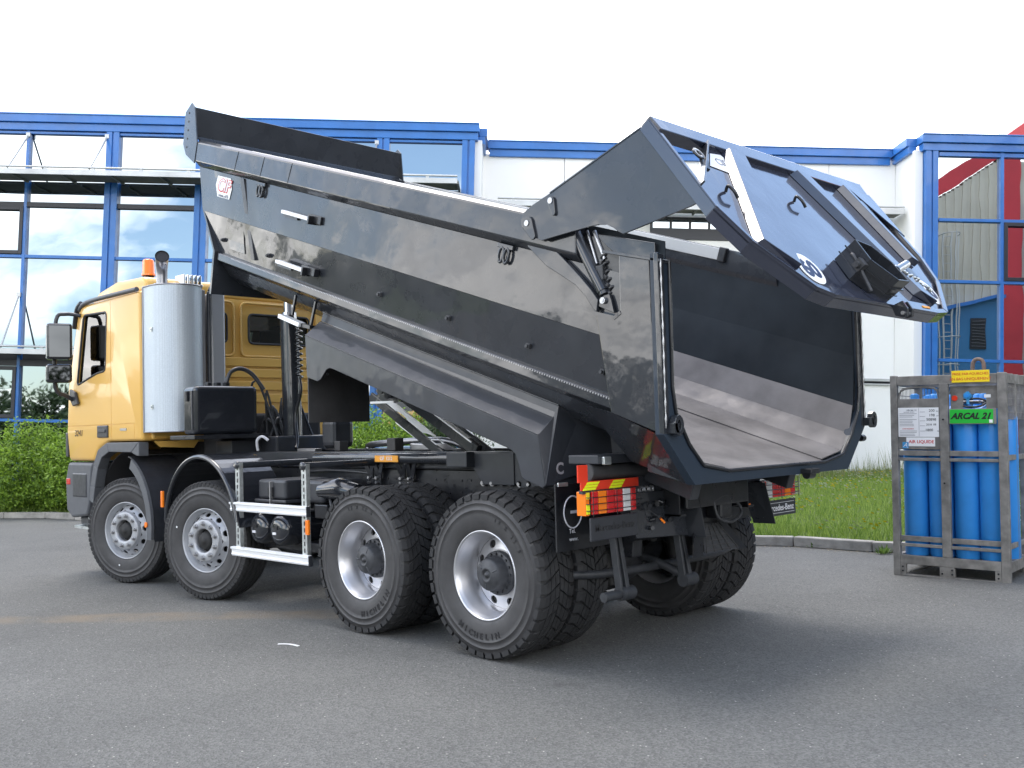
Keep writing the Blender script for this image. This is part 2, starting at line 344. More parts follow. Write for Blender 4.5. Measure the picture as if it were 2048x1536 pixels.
def asphalt_mat():
    m = bpy.data.materials.new('asphalt'); m.use_nodes = True; nt = m.node_tree.nodes; lk = m.node_tree.links
    p = nt['Principled BSDF']; p.inputs['Roughness'].default_value = 0.85
    t = N(nt, 'ShaderNodeTexCoord')
    def nz(scale, det, rough=.5):
        n = N(nt, 'ShaderNodeTexNoise'); n.inputs['Scale'].default_value = scale; n.inputs['Detail'].default_value = det; n.inputs['Roughness'].default_value = rough
        lk.new(t.outputs['Object'], n.inputs['Vector']); return n
    base = N(nt, 'ShaderNodeValToRGB'); e = base.color_ramp.elements; e[0].position = .3; e[0].color = (0.088, 0.089, 0.085, 1); e[1].position = .7; e[1].color = (0.138, 0.138, 0.131, 1)
    n1 = nz(0.35, 8, .6); lk.new(n1.outputs['Fac'], base.inputs[0])
    v = N(nt, 'ShaderNodeTexVoronoi'); v.inputs['Scale'].default_value = 95; lk.new(t.outputs['Object'], v.inputs['Vector'])
    # grain of the stones: per-cell brightness
    sx = N(nt, 'ShaderNodeSeparateColor'); lk.new(v.outputs['Color'], sx.inputs[0])
    gr = N(nt, 'ShaderNodeMapRange'); gr.inputs['To Min'].default_value = 0.68; gr.inputs['To Max'].default_value = 1.34; lk.new(sx.outputs[0], gr.inputs['Value'])
    h = N(nt, 'ShaderNodeHueSaturation'); lk.new(base.outputs[0], h.inputs['Color']); lk.new(gr.outputs[0], h.inputs['Value'])
    # pale chips
    v2 = N(nt, 'ShaderNodeTexVoronoi'); v2.inputs['Scale'].default_value = 34; lk.new(t.outputs['Object'], v2.inputs['Vector'])
    s2 = N(nt, 'ShaderNodeSeparateColor'); lk.new(v2.outputs['Color'], s2.inputs[0])
    g1 = N(nt, 'ShaderNodeMath', operation='GREATER_THAN'); lk.new(s2.outputs[0], g1.inputs[0]); g1.inputs[1].default_value = 0.93
    g2 = N(nt, 'ShaderNodeMath', operation='LESS_THAN'); lk.new(v2.outputs['Distance'], g2.inputs[0]); g2.inputs[1].default_value = 0.17
    g = N(nt, 'ShaderNodeMath', operation='MULTIPLY'); lk.new(g1.outputs[0], g.inputs[0]); lk.new(g2.outputs[0], g.inputs[1])
    mxa = N(nt, 'ShaderNodeMix', data_type='RGBA'); lk.new(g.outputs[0], mxa.inputs[0]); lk.new(h.outputs[0], mxa.inputs[6]); mxa.inputs[7].default_value = (0.42, 0.41, 0.37, 1)
    # brown dust stain dragged by a wheel, running across the yard (a line in the ground plane)
    A_, B_ = atZ(-400, 1248), atZ(900, 1222)
    sp = N(nt, 'ShaderNodeSeparateXYZ'); lk.new(t.outputs['Object'], sp.inputs[0])
    d = (B_ - A_); d.z = 0; d.normalize(); nn = Vector((-d.y, d.x)); c0 = nn.x * A_.x + nn.y * A_.y
    def lin(ax, ay, c):
        a = N(nt, 'ShaderNodeMath', operation='MULTIPLY'); lk.new(sp.outputs[0], a.inputs[0]); a.inputs[1].default_value = ax
        b = N(nt, 'ShaderNodeMath', operation='MULTIPLY_ADD'); lk.new(sp.outputs[1], b.inputs[0]); b.inputs[1].default_value = ay; lk.new(a.outputs[0], b.inputs[2])
        r = N(nt, 'ShaderNodeMath', operation='ADD'); lk.new(b.outputs[0], r.inputs[0]); r.inputs[1].default_value = c; return r
    ln = lin(nn.x, nn.y, -c0)
    nw = nz(1.1, 4); ad = N(nt, 'ShaderNodeMath', operation='MULTIPLY_ADD'); lk.new(nw.outputs['Fac'], ad.inputs[0]); ad.inputs[1].default_value = .34; lk.new(ln.outputs[0], ad.inputs[2])
    ab = N(nt, 'ShaderNodeMath', operation='ABSOLUTE')
    sh = N(nt, 'ShaderNodeMath', operation='SUBTRACT'); lk.new(ad.outputs[0], sh.inputs[0]); sh.inputs[1].default_value = .17; lk.new(sh.outputs[0], ab.inputs[0])
    band = N(nt, 'ShaderNodeMapRange'); band.interpolation_type = 'SMOOTHSTEP'; band.inputs['From Min'].default_value = .26; band.inputs['From Max'].default_value = .08; lk.new(ab.outputs[0], band.inputs['Value'])
    al = lin(d.x, d.y, -(d.x * B_.x + d.y * B_.y))
    fade = N(nt, 'ShaderNodeMapRange'); fade.interpolation_type = 'SMOOTHSTEP'; fade.inputs['From Min'].default_value = 0.3; fade.inputs['From Max'].default_value = -0.8; lk.new(al.outputs[0], fade.inputs['Value'])
    nb = nz(2.5, 5, .6); nbm = N(nt, 'ShaderNodeMapRange'); nbm.inputs['From Min'].default_value = .3; nbm.inputs['From Max'].default_value = .65; lk.new(nb.outputs['Fac'], nbm.inputs['Value'])
    m1 = N(nt, 'ShaderNodeMath', operation='MULTIPLY'); lk.new(band.outputs[0], m1.inputs[0]); lk.new(fade.outputs[0], m1.inputs[1])
    m2 = N(nt, 'ShaderNodeMath', operation='MULTIPLY'); lk.new(m1.outputs[0], m2.inputs[0]); lk.new(nbm.outputs[0], m2.inputs[1])
    m3 = N(nt, 'ShaderNodeMath', operation='MULTIPLY'); lk.new(m2.outputs[0], m3.inputs[0]); m3.inputs[1].default_value = .75
    mxs = N(nt, 'ShaderNodeMix', data_type='RGBA'); lk.new(m3.outputs[0], mxs.inputs[0]); lk.new(mxa.outputs[2], mxs.inputs[6]); mxs.inputs[7].default_value = (0.185, 0.145, 0.10, 1)
    # dark damp / oil spots
    no = nz(1.7, 5, .55); mo = N(nt, 'ShaderNodeMapRange'); mo.inputs['From Min'].default_value = .66; mo.inputs['From Max'].default_value = .74; mo.inputs['To Max'].default_value = .35; lk.new(no.outputs['Fac'], mo.inputs['Value'])
    mxo = N(nt, 'ShaderNodeMix', data_type='RGBA'); lk.new(mo.outputs[0], mxo.inputs[0]); lk.new(mxs.outputs[2], mxo.inputs[6]); mxo.inputs[7].default_value = (0.045, 0.043, 0.04, 1)
    lk.new(mxo.outputs[2], p.inputs['Base Color'])
    b = N(nt, 'ShaderNodeBump'); b.inputs['Distance'].default_value = .006; b.inputs['Strength'].default_value = .8; lk.new(v.outputs['Distance'], b.inputs['Height'])
    n4 = nz(220, 3); b2 = N(nt, 'ShaderNodeBump'); b2.inputs['Distance'].default_value = .003; lk.new(n4.outputs['Fac'], b2.inputs['Height']); lk.new(b.outputs[0], b2.inputs['Normal'])
    lk.new(b2.outputs[0], p.inputs['Normal']); MT['asphalt'] = m
asphalt_mat()
def turf_mat():
    m = bpy.data.materials.new('turf'); m.use_nodes = True; nt = m.node_tree.nodes; lk = m.node_tree.links; p = nt['Principled BSDF']; p.inputs['Roughness'].default_value = .9
    t = N(nt, 'ShaderNodeTexCoord'); n = N(nt, 'ShaderNodeTexNoise'); n.inputs['Scale'].default_value = 6; n.inputs['Detail'].default_value = 8; lk.new(t.outputs['Object'], n.inputs['Vector'])
    r = N(nt, 'ShaderNodeValToRGB'); e = r.color_ramp.elements; e[0].position = .35; e[0].color = (0.03, 0.055, 0.010, 1); e[1].position = .7; e[1].color = (0.10, 0.14, 0.03, 1)
    lk.new(n.outputs['Fac'], r.inputs[0]); lk.new(r.outputs[0], p.inputs['Base Color'])
    b = N(nt, 'ShaderNodeBump'); b.inputs['Distance'].default_value = .05; lk.new(n.outputs['Fac'], b.inputs['Height']); lk.new(b.outputs[0], p.inputs['Normal']); MT['turf'] = m
turf_mat()
def shield_mat():
    """bright pressed sheet with fine rows of dimples"""
    m = bpy.data.materials.new('dimpled_sheet'); m.use_nodes = True; nt = m.node_tree.nodes; lk = m.node_tree.links; p = nt['Principled BSDF']
    p.inputs['Metallic'].default_value = .55; p.inputs['Roughness'].default_value = .5; p.inputs['Base Color'].default_value = (.52, .57, .61, 1)
    t = N(nt, 'ShaderNodeTexCoord'); mp = N(nt, 'ShaderNodeMapping'); mp.inputs['Scale'].default_value = (60, 60, 130); lk.new(t.outputs['Object'], mp.inputs[0])
    v = N(nt, 'ShaderNodeTexVoronoi'); v.inputs['Scale'].default_value = 1; v.inputs['Randomness'].default_value = .35; lk.new(mp.outputs[0], v.inputs['Vector'])
    b = N(nt, 'ShaderNodeBump'); b.inputs['Distance'].default_value = .004; b.inputs['Strength'].default_value = .6; lk.new(v.outputs['Distance'], b.inputs['Height']); lk.new(b.outputs[0], p.inputs['Normal'])
    r = N(nt, 'ShaderNodeMapRange'); r.inputs['To Min'].default_value = .8; r.inputs['To Max'].default_value = 1.15; lk.new(v.outputs['Distance'], r.inputs['Value'])
    h = N(nt, 'ShaderNodeHueSaturation'); h.inputs['Color'].default_value = (.52, .57, .61, 1); lk.new(r.outputs[0], h.inputs['Value']); lk.new(h.outputs[0], p.inputs['Base Color'])
    MT['dimpled_sheet'] = m
shield_mat()

# ------------------------------------------------------------------ ground, kerb, grass
NB = Vector((-sin(YAW), cos(YAW), 0)); RH = Vector((cos(YAW), sin(YAW), 0)); TB = 0.05
UB = cos(TB) * RH - sin(TB) * Vector((0, 0, 1)); VB = sin(TB) * RH + cos(TB) * Vector((0, 0, 1))
DB = 24.7; OB = CAM + DB * NB; MF = basis(UB, NB, VB, OB)
def facp(x, y, off=0.0):
    p = on_plane(x, y, NB, NB.dot(OB) + off) - OB; return p.dot(UB), p.dot(VB)
def lat(p): return (Vector((p[0], p[1], 0)) - Vector((CAM.x, CAM.y, 0))).dot(RH)
def dep(p): return (Vector((p[0], p[1], 0)) - Vector((CAM.x, CAM.y, 0))).dot(NB)
def ld(l, d, z=0.0): q = Vector((CAM.x, CAM.y, 0)) + RH * l + NB * d; return Vector((q.x, q.y, z))

# far ground, all round, to the horizon
g = B(); R_ = 900
g.add([(-R_, -R_, -0.03), (R_, -R_, -0.03), (R_, R_, -0.03), (-R_, R_, -0.03)], [(0, 1, 2, 3)])
obj('ground', g, MT['turf'], kind='structure')
# kerb line: lateral, depth in the direction the camera looks
kp = [atZ(-900, 1062), atZ(-400, 1046), atZ(0, 1037), atZ(150, 1040)]
kr = [atZ(1515, 1091), atZ(1780, 1106)]
KL = [ld(lat(p), dep(p)) for p in kp]
kerb_pts = KL + [ld(-6.3, 16.6), ld(-3.6, 14.6), ld(-0.5, 13.2)] + [Vector(kr[0]), Vector(kr[1]), ld(6.2, 10.7), ld(9.5, 10.2), ld(14, 10.0)]
kerb_pts = [Vector((p.x, p.y, 0)) for p in kerb_pts]
# smooth the line and cut it into stones about 1 m long
def catmull(P, k=14):
    out = []
    for i in range(len(P) - 1):
        a, b, c, d = P[max(i - 1, 0)], P[i], P[i + 1], P[min(i + 2, len(P) - 1)]
        for j in range(k):
            t = j / k; out.append(.5 * ((2 * b) + (c - a) * t + (2 * a - 5 * b + 4 * c - d) * t * t + (3 * b - a - 3 * c + d) * t ** 3))
    out.append(P[-1]); return out
KC = catmull(kerb_pts)
# yard asphalt: everything on the camera's side of the kerb
yd = B(); near = [ld(lat(p), -38, 0.0) for p in (KC[0] + RH * -14, KC[-1] + RH * 12)]
poly = [(KC[0] + RH * -14)] + KC + [(KC[-1] + RH * 12)]
top = [Vector((p.x, p.y, 0)) for p in poly]; n = len(top)
l0, l1 = lat(top[0]), lat(top[-1])
bot = [ld(l0 + (l1 - l0) * i / (n - 1), -38, 0) for i in range(n)]
yd.add(top + bot, [(n + i, n + i + 1, i + 1, i) for i in range(n - 1)])
obj('asphalt_yard', fix_normals(yd.mesh('asphalt_yard')), MT['asphalt'], kind='structure')
kerb = empty('kerb', KC[60], kind='structure')
acc = 0; st = []; last = KC[0]
cur = [KC[0]]
for p in KC[1:]:
    seg = (p - cur[-1]).length; k = 0
    a = cur[-1]
    while acc + seg >= 0.98:
        t = (0.98 - acc) / seg; q = a.lerp(p, t); cur.append(q); st.append(cur); cur = [q]; seg = (p - q).length; a = q; acc = 0
    acc += seg; cur.append(p)
for c in st:
    a, b = c[0], c[-1]; d = (b - a).normalized(); nrm = Vector((-d.y, d.x, 0))
    if nrm.dot(NB) < 0: nrm = -nrm
    a2, b2 = a + d * .006, b - d * .006; h = .115 + rng.uniform(-.006, .006); j = rng.uniform(-.006, .006)
    k = B(); k.prism([a2 + nrm * j, b2 + nrm * j, b2 + nrm * (.13 + j), a2 + nrm * (.13 + j)], (0, 0, h))
    obj('kerb_stone', k, MT['concrete'], kerb, bevel=.012)
# lawn sheet behind the kerb
lw = B(); off = [p + NB * .10 for p in top]; far = [ld(l0 + (l1 - l0) * i / (n - 1), 34, 0.10) for i in range(n)]
lw.add([p + Vector((0, 0, .09)) for p in off] + far, [(i, i + 1, n + i + 1, n + i) for i in range(n - 1)])
obj('lawn', fix_normals(lw.mesh('lawn')), MT['turf'], kind='structure')
kls = np.array([(lat(p), dep(p)) for p in KC]); kls = kls[np.argsort(kls[:, 0])]
def kerb_depth(l): return np.interp(l, kls[:, 0], kls[:, 1])
def blades(name, l_rng, dmax, count, h0, h1, mat_, wid, cond=None, lean=.35):
    l = nrs.uniform(l_rng[0], l_rng[1], count); kd = kerb_depth(l) + .16
    d = kd + (dmax - kd) * nrs.uniform(0, 1, count) ** 1.15
    x = CAM.x + RH.x * l + NB.x * d; y = CAM.y + RH.y * l + NB.y * d
    clump = np.array([noise.noise(Vector((a * .9, b * .9, 0))) for a, b in zip(x, y)])
    clump2 = np.array([noise.noise(Vector((a * 4, b * 4, 5))) for a, b in zip(x, y)])
    h = (h0 + (h1 - h0) * nrs.uniform(0, 1, count) ** 1.5) * (1 + .5 * clump + .5 * clump2)
    if cond is not None: h = h * cond(l, d)
    keep = h > .015; x, y, h, d = x[keep], y[keep], h[keep], d[keep]; m = len(x)
    a = nrs.uniform(0, 2 * pi, m); w = wid * nrs.uniform(.6, 1.4, m) * (1 + (d - 10) * .03)
    tx = nrs.normal(0, lean, m) * h; ty = nrs.normal(0, lean, m) * h
    V = np.zeros((m, 3, 3)); V[:, 0] = np.stack([x - w * np.cos(a), y - w * np.sin(a), np.full(m, .085)], 1)
    V[:, 1] = np.stack([x + w * np.cos(a), y + w * np.sin(a), np.full(m, .085)], 1); V[:, 2] = np.stack([x + tx, y + ty, .09 + h], 1)
    return raw_mesh(name, V.reshape(-1, 3), np.arange(3 * m).reshape(-1, 3))
def raw_mesh(name, V, F):
    me = bpy.data.meshes.new(name); me.vertices.add(len(V)); me.vertices.foreach_set('co', np.asarray(V, np.float32).ravel())
    k = F.shape[1]; me.loops.add(F.size); me.loops.foreach_set('vertex_index', F.astype(np.int32).ravel())
    me.polygons.add(len(F)); me.polygons.foreach_set('loop_start', np.arange(0, F.size, k, dtype=np.int32)); me.polygons.foreach_set('use_smooth', np.zeros(len(F), bool)); me.update(calc_edges=True); return me
obj('grass', blades('grass', (2.2, 14), 26.0, 110000, .05, .15, None, .006), MT['grass_blade'], label='green grass of the strip between kerb and white wall', kind='stuff')
obj('grass', blades('grass_b', (-22, 2.2), 26.0, 45000, .05, .15, None, .010), MT['grass_blade'], label='green grass growing along the kerb behind the lorry', kind='stuff')
obj('tall_grass', blades('tall_grass', (1.5, 14), 25.8, 9000, .30, .72, None, .006, cond=lambda l, d: np.where(d > 22.5, 1, .0), lean=.16), MT['grass_tall'], label='tall pale seeding grass along the foot of the white wall', kind='stuff')
def flowers(name, cnt, col, r, l_rng, h):
    l = nrs.uniform(*l_rng, cnt); kd = kerb_depth(l) + .2; d = kd + (25 - kd) * nrs.uniform(0, 1, cnt) ** .8
    x = CAM.x + RH.x * l + NB.x * d; y = CAM.y + RH.y * l + NB.y * d
    cl = np.array([noise.noise(Vector((a * .7, b * .7, 9))) for a, b in zip(x, y)]); k = cl > -.05; x, y = x[k], y[k]; m = len(x)
    rr = r * nrs.uniform(.7, 1.3, m); z = .09 + h * nrs.uniform(.6, 1.2, m); V = []
    for i in range(6): V.append(np.stack([x + rr * cos(i * pi / 3), y + rr * sin(i * pi / 3) * .8 + 0, z + rr * sin(i * pi / 3) * -.6], 1))
    V = np.stack(V, 1).reshape(-1, 3)
    return obj(name, raw_mesh(name, V, np.arange(6 * m).reshape(-1, 6)), col, kind='stuff', label='small %s flowers scattered in the grass strip' % ('white' if name.startswith('dais') else 'yellow'))
flowers('daisies', 2600, mat('petal_white', (.85, .85, .83), .7), .020, (2.5, 13), .13)
flowers('dandelions', 1300, mat('petal_yellow', (.9, .70, .03), .7), .021, (2.5, 13), .15)

# ------------------------------------------------------------------ shrubs
def leaf_cloud(cx, cy, z0, rx, ry, h, n, size, seed, lump=.28):
    r = np.random.RandomState(seed)
    u = r.normal(size=(n, 3)); u /= np.linalg.norm(u, axis=1)[:, None]; 
    lum = np.array([noise.noise(Vector(tuple(v * 2.1)) + Vector((seed, 0, 0))) + .5 * noise.noise(Vector(tuple(v * 5)) + Vector((0, seed, 0))) for v in u])
    rad = (r.uniform(.35, 1, n) ** .45) * (1 + lump * 1.6 * lum)
    sg = np.where(r.uniform(0, 1, n) < .42, -1.0, 1.0); c = np.stack([cx + u[:, 0] * rad * rx, cy + u[:, 1] * rad * ry, z0 + h * .40 + np.abs(u[:, 2]) * sg * rad * h * np.where(sg > 0, .62, .44)], 1)
    c[:, 2] = np.maximum(c[:, 2], z0 + .03 + .1 * r.uniform(0, 1, n))
    a = r.normal(size=(n, 3)); a /= np.linalg.norm(a, axis=1)[:, None]; b = np.cross(a, r.normal(size=(n, 3))); b /= np.linalg.norm(b, axis=1)[:, None]
    s = size * r.uniform(.6, 1.4, n)[:, None]
    V = np.stack([c - a * s, c + b * s * .45, c + a * s, c - b * s * .45], 1)
    return raw_mesh('foliage', V.reshape(-1, 3), np.arange(4 * n).reshape(-1, 4))
def shrub(l, d, rx, h, n, mt, label, size=.035, seed=1, ry=None, z0=.09):
    p = ld(l, d); root = empty('shrub', (p.x, p.y, z0), label=label, cat='shrub', group='shrubs along the glass building')
    obj('foliage', leaf_cloud(p.x, p.y, z0, rx, ry or rx, h, n, size, seed), MT[mt], root)
    b = B()
    for k in range(9):
        a = 2 * pi * k / 9 + rng.uniform(-.3, .3); q = rng.uniform(.25, .7)
        b.tube([(p.x, p.y, z0 - .05), (p.x + cos(a) * q * rx * .5, p.y + sin(a) * q * rx * .5, z0 + h * .4), (p.x + cos(a) * q * rx, p.y + sin(a) * q * rx, z0 + h * .85)], [.02, .014, .005], 5)
    obj('stem', b, MT['bark'], root)
    return root
shrub(-9.75, 20.3, 1.05, 1.62, 24000, 'leaf_bright', 'tall bright green shrub at the left edge of the view by the kerb', seed=3)
shrub(-8.45, 19.85, .95, 1.62, 22000, 'leaf_bright', 'rounded bright green shrub close to the front of the yellow cab', seed=4)
shrub(-8.95, 21.6, .85, 1.75, 9000, 'leaf_mid', 'mid green shrub half hidden behind the two bright ones', seed=5)
shrub(-12.0, 21.0, 1.2, 1.8, 7000, 'leaf_mid', 'broad shrub beyond the left edge, left of the bright shrubs', seed=8)
shrub(-7.3, 20.6, .9, 1.5, 6000, 'leaf_mid', 'shrub hidden behind the yellow cab beside the glass wall', seed=9)
shrub(-2.62, 19.4, 1.02, 1.74, 17000, 'leaf_bright', 'fresh green bush seen through the opening under the raised tipper body', seed=6)
shrub(-1.45, 21.6, .80, 1.95, 9000, 'leaf_dark', 'darker grey green bush right of the fresh green bush under the tipper body', seed=7)
# weeds at the kerb foot
wd = B()
for (px, py, k) in ((1628, 1095, 26), (1768, 1108, 46), (1452, 1085, 12)):
    c = atZ(px, py)
    for i in range(k):
        a = rng.uniform(0, 2 * pi); r0 = rng.uniform(0, .07); h = rng.uniform(.03, .11); q = c + Vector((cos(a) * r0, sin(a) * r0, 0))
        w = Vector((cos(a + 1.57), sin(a + 1.57), 0)) * .012; t = Vector((cos(a), sin(a), 0)) * rng.uniform(.02, .07)
        wd.add([q - w * .3, q + t * .5 + w + Vector((0, 0, h * .6)), q + t + Vector((0, 0, h)), q + t * .5 - w + Vector((0, 0, h * .6))], [(0, 1, 2, 3)])
obj('weeds', wd, MT['leaf_mid'], label='small weeds growing out of the foot of the kerb', kind='stuff')

# bits of leaf and grit gathered along the kerb and strewn over the yard
V = []
for i in range(420):
    if i < 260: l = rng.uniform(1.8, 7); d = float(kerb_depth(l)) - abs(rng.gauss(.03, .16))
    else: l = rng.uniform(-7, 7); d = rng.uniform(2.2, 14)
    p = ld(l, d, .004); r = rng.uniform(.004, .014) if i < 260 else rng.uniform(.002, .006); a0 = rng.uniform(0, 6)
    q = [p + Vector((cos(a0 + k * 1.57) * r * (1.6 if k % 2 else .8), sin(a0 + k * 1.57) * r * (1.6 if k % 2 else .8), rng.uniform(0, .004))) for k in range(4)]; V += [tuple(v) for v in q]
obj('debris', raw_mesh('debris', np.array(V), np.arange(len(V)).reshape(-1, 4)), mat('dry_leaf', (.30, .24, .16), .9, var=(9, .5)), label='dry leaf bits and grit lying along the kerb and on the asphalt', kind='stuff')

# distant trees behind the photographer: they show in the glass and in the paint
def far_trees(name, pts, label):
    V = []
    for (l, d, r, h, s) in pts:
        p = ld(l, d); n = 4200
        rr = np.random.RandomState(s); u = rr.normal(size=(n, 3)); u /= np.linalg.norm(u, axis=1)[:, None]
        lum = np.array([noise.noise(Vector(tuple(v * 2)) + Vector((s, 3, 0))) for v in u]); rad = rr.uniform(.5, 1, n) ** .5 * (1 + .7 * lum)
        c = np.stack([p.x + u[:, 0] * rad * r, p.y + u[:, 1] * rad * r, h * .5 + u[:, 2] * rad * h * .52], 1); c[:, 2] = np.maximum(c[:, 2], .1)
        a = rr.normal(size=(n, 3)); a /= np.linalg.norm(a, axis=1)[:, None]; b = np.cross(a, rr.normal(size=(n, 3))); b /= np.linalg.norm(b, axis=1)[:, None]
        sz = .21 * rr.uniform(.6, 1.5, n)[:, None]
        V.append(np.stack([c - a * sz, c + b * sz * .6, c + a * sz, c - b * sz * .6], 1).reshape(-1, 3))
    V = np.concatenate(V); obj(name, raw_mesh(name, V, np.arange(len(V)).reshape(-1, 4)), MT['leaf_far'], label=label, kind='stuff')
pts = []
for i in range(34):
    l = -95 + i * 5.6 + rng.uniform(-2, 2); pts.append((l, -52 + rng.uniform(-6, 6), rng.uniform(4, 6), rng.uniform(5.0, 7.6), i + 20)); pts.append((l + 2.5, -46, 4.2, rng.uniform(2.6, 4.2), i + 200))
for i in range(16):
    d = -44 + i * 6; pts.append((-60 + rng.uniform(-4, 4), d, rng.uniform(3.5, 5), rng.uniform(4, 6.5), i + 80))
bk = B(); prof_ = [(-38, .0), (-44, 1.3), (-50, 2.9), (-58, 3.6), (-70, 3.4), (-95, 0)]; nb_ = 60
vs = [tuple(ld(-120 + 200 * i / nb_, d + 2.0 * sin(i * .9), h * (1 + .22 * sin(i * .55) + .12 * sin(i * 1.7)) - .04)) for i in range(nb_ + 1) for d, h in prof_]; k_ = len(prof_)
bk.add(vs, [(i * k_ + j, (i + 1) * k_ + j, (i + 1) * k_ + j + 1, i * k_ + j + 1) for i in range(nb_) for j in range(k_ - 1)], 0, True)
obj('grass_bank', fix_normals(bk.mesh('grass_bank')), MT['turf'], kind='structure')
far_trees('distant_trees', pts, 'dark wooded bank behind the photographer, reflected in the glass front')

# ------------------------------------------------------------------ office building (local axes: u along the front, d away from the camera, w up)
bld = empty('office_building', M=MF @ Matrix.Translation((-1, 6, -1.6)), label='long two storey building with blue framed mirror glass blocks and white walls between', cat='building')
def fo(name, b, m, parent=None, **k): return obj(name, b, m, parent or bld, MF, **k)
WB = -2.7                       # foot of the walls, below the lawn
UL, UR = -21.0, -1.13           # left glass block
VL, VR = 10.18, 21.0            # right glass block
RC = 1.35                       # recess of the white wall
# roof slabs and solid core behind the fronts
b = B(); b.box(UL, UR - .05, .25, 13, WB, 7.2); fo('core', b, MT['interior'])
b = B(); b.box(VL + .1, VR, .25, 13, WB, 7.15); fo('core', b, MT['interior'])
b = B(); b.box(UL, VR, 1.8, 14, 7.1, 7.22); fo('roof', b, MT['roof_grey'])
# white wall of boards
us = [UR + .0, 1.2, 3.55, 5.9, 8.2, VL - .22]
for i in range(5):
    b = B(); b.box(us[i] + .006, us[i + 1] - .006, RC, RC + .25, WB, 1.30); fo('wall_panel', b, MT['white_wall'], bevel=.008)
    b = B(); b.box(us[i] + .006, us[i + 1] - .006, RC, RC + .25, 1.47, 7.2); fo('wall_panel', b, MT['white_wall'], bevel=.008)
b = B(); b.box(UR, VL - .22, RC + .03, RC + .3, 1.29, 1.48); fo('wall_band', b, MT['dark_frame'])
b = B(); b.box(UR, VL - .22, RC - .10, RC + .03, 1.40, 1.47); b.box(UR, VL - .22, RC - .07, RC + .03, 1.30, 1.345); fo('ledge_rail', b, MT['galvanised'], bevel=.006)
b = B(); b.box(VL - .22, VL - .01, .10, RC + .2, WB, 7.2); fo('return_wall', b, MT['white_wall'], bevel=.008)
b = B(); b.box(UR + .001, UR + .18, .10, RC + .2, WB, 7.2); fo('return_wall', b, MT['white_wall'], bevel=.008)
# fascias (two steps, the upper one proud)
def fascia(u0, u1, d0, wtop, ends=True):
    s = B(); s.box(u0, u1, d0 - .16, d0 + .25, wtop - .21, wtop); s.box(u0 + .015, u1 - .015, d0 - .185, d0 - .162, wtop - .02, wtop + .012)
    fo('fascia', s, MT['blue_frame'], bevel=.008)
    s = B(); s.box(u0 + .04, u1 - .04, d0 - .09, d0 + .2, wtop - .40, wtop - .214); fo('fascia', s, MT['blue_frame'], bevel=.008)
fascia(UL, UR + .12, 0, 7.55); fascia(VL - .12, VR, 0, 7.55)
fascia(UR + .3, VL - .36, RC, 7.52)
for (ua, ub) in ((UR + .0, UR + .30), (VL - .36, VL - .06)):
    s = B(); s.box(ua, ub, .255, RC + .2, 7.34, 7.55); s.box(ua + .05, ub - .05, .25, RC + .2, 7.15, 7.338); fo('fascia', s, MT['blue_frame'], bevel=.008)
# columns: a pair of flat ribs with a groove
def column(u0, u1, w0=WB, w1=7.16):
    m_ = (u0 + u1) / 2; s = B(); s.box(u0, m_ - .022, -.07, .16, w0, w1); s.box(m_ + .022, u1, -.07, .16, w0, w1); s.box(m_ - .024, m_ + .024, -.03, .155, w0, w1)
    fo('column', s, MT['blue_frame'], bevel=.006)
uc = [facp(227, 300)[0], facp(408, 300)[0]]; P_ = 2.26
cols = [uc[0] + P_ * k for k in (-4, -2, 0, 1, 2, 3)] + [UR - .13]
cols = [c for c in cols if c < UR - .2] + [UR - .15]
cols = [cols[0], cols[1], cols[2], cols[3], cols[4], cols[5], cols[-1]]
cols = sorted(set(round(c, 3) for c in cols if c <= UR - .1))
for c in cols: column(c - .16, c + .16)
column(VL, VL + .31)
# mullions and glass
TR_UP = [5.30, 3.99, 1.56]      # walkway soffit, transom, ledge
def grid(u0, u1, ws, name='pane', seam=True):
    """one column of panes between u0,u1 and each consecutive height"""
    for i in range(len(ws) - 1):
        a, c = ws[i], ws[i + 1]; cu, cw = (u0 + u1) / 2, (a + c) / 2
        me = raw_mesh('pane', np.array([[u0 - cu, 0, a - cw], [u1 - cu, 0, a - cw], [u1 - cu, 0, c - cw], [u0 - cu, 0, c - cw], [u0 - cu, .012, a - cw], [u1 - cu, .012, a - cw], [u1 - cu, .012, c - cw], [u0 - cu, .012, c - cw]]),
                      np.array([[0, 1, 2, 3], [4, 7, 6, 5], [0, 4, 5, 1], [1, 5, 6, 2], [2, 6, 7, 3], [3, 7, 4, 0]]))
        R = Matrix.Rotation(rng.uniform(-.003, .003), 4, 'Z') @ Matrix.Rotation(rng.uniform(-.003, .003), 4, 'X')
        obj(name, me, MT['reflective_glass'], bld, MF @ Matrix.Translation((cu, .06, cw)) @ R)
def mull(u, w0, w1, wd=.075, m='blue_frame'):
    s = B(); s.box(u - wd / 2, u + wd / 2, -.035, .10, w0, w1); fo('mullion', s, MT[m], bevel=.004)
def trans(u0, u1, w, wd=.075, m='blue_frame'):
    s = B(); s.box(u0, u1, -.03, .098, w - wd / 2, w + wd / 2); fo('transom', s, MT[m], bevel=.004)
def opening(u0, u1, w0, w1):
    f = B()
    for (a, c, e, g_) in ((u0, u0 + .09, w0, w1), (u1 - .09, u1, w0, w1), (u0 + .091, u1 - .091, w1 - .09, w1), (u0 + .091, u1 - .091, w0, w0 + .09)): f.box(a, c, -.062, .02, e, g_)
    fo('window_frame', f, MT['dark_frame'], bevel=.005)
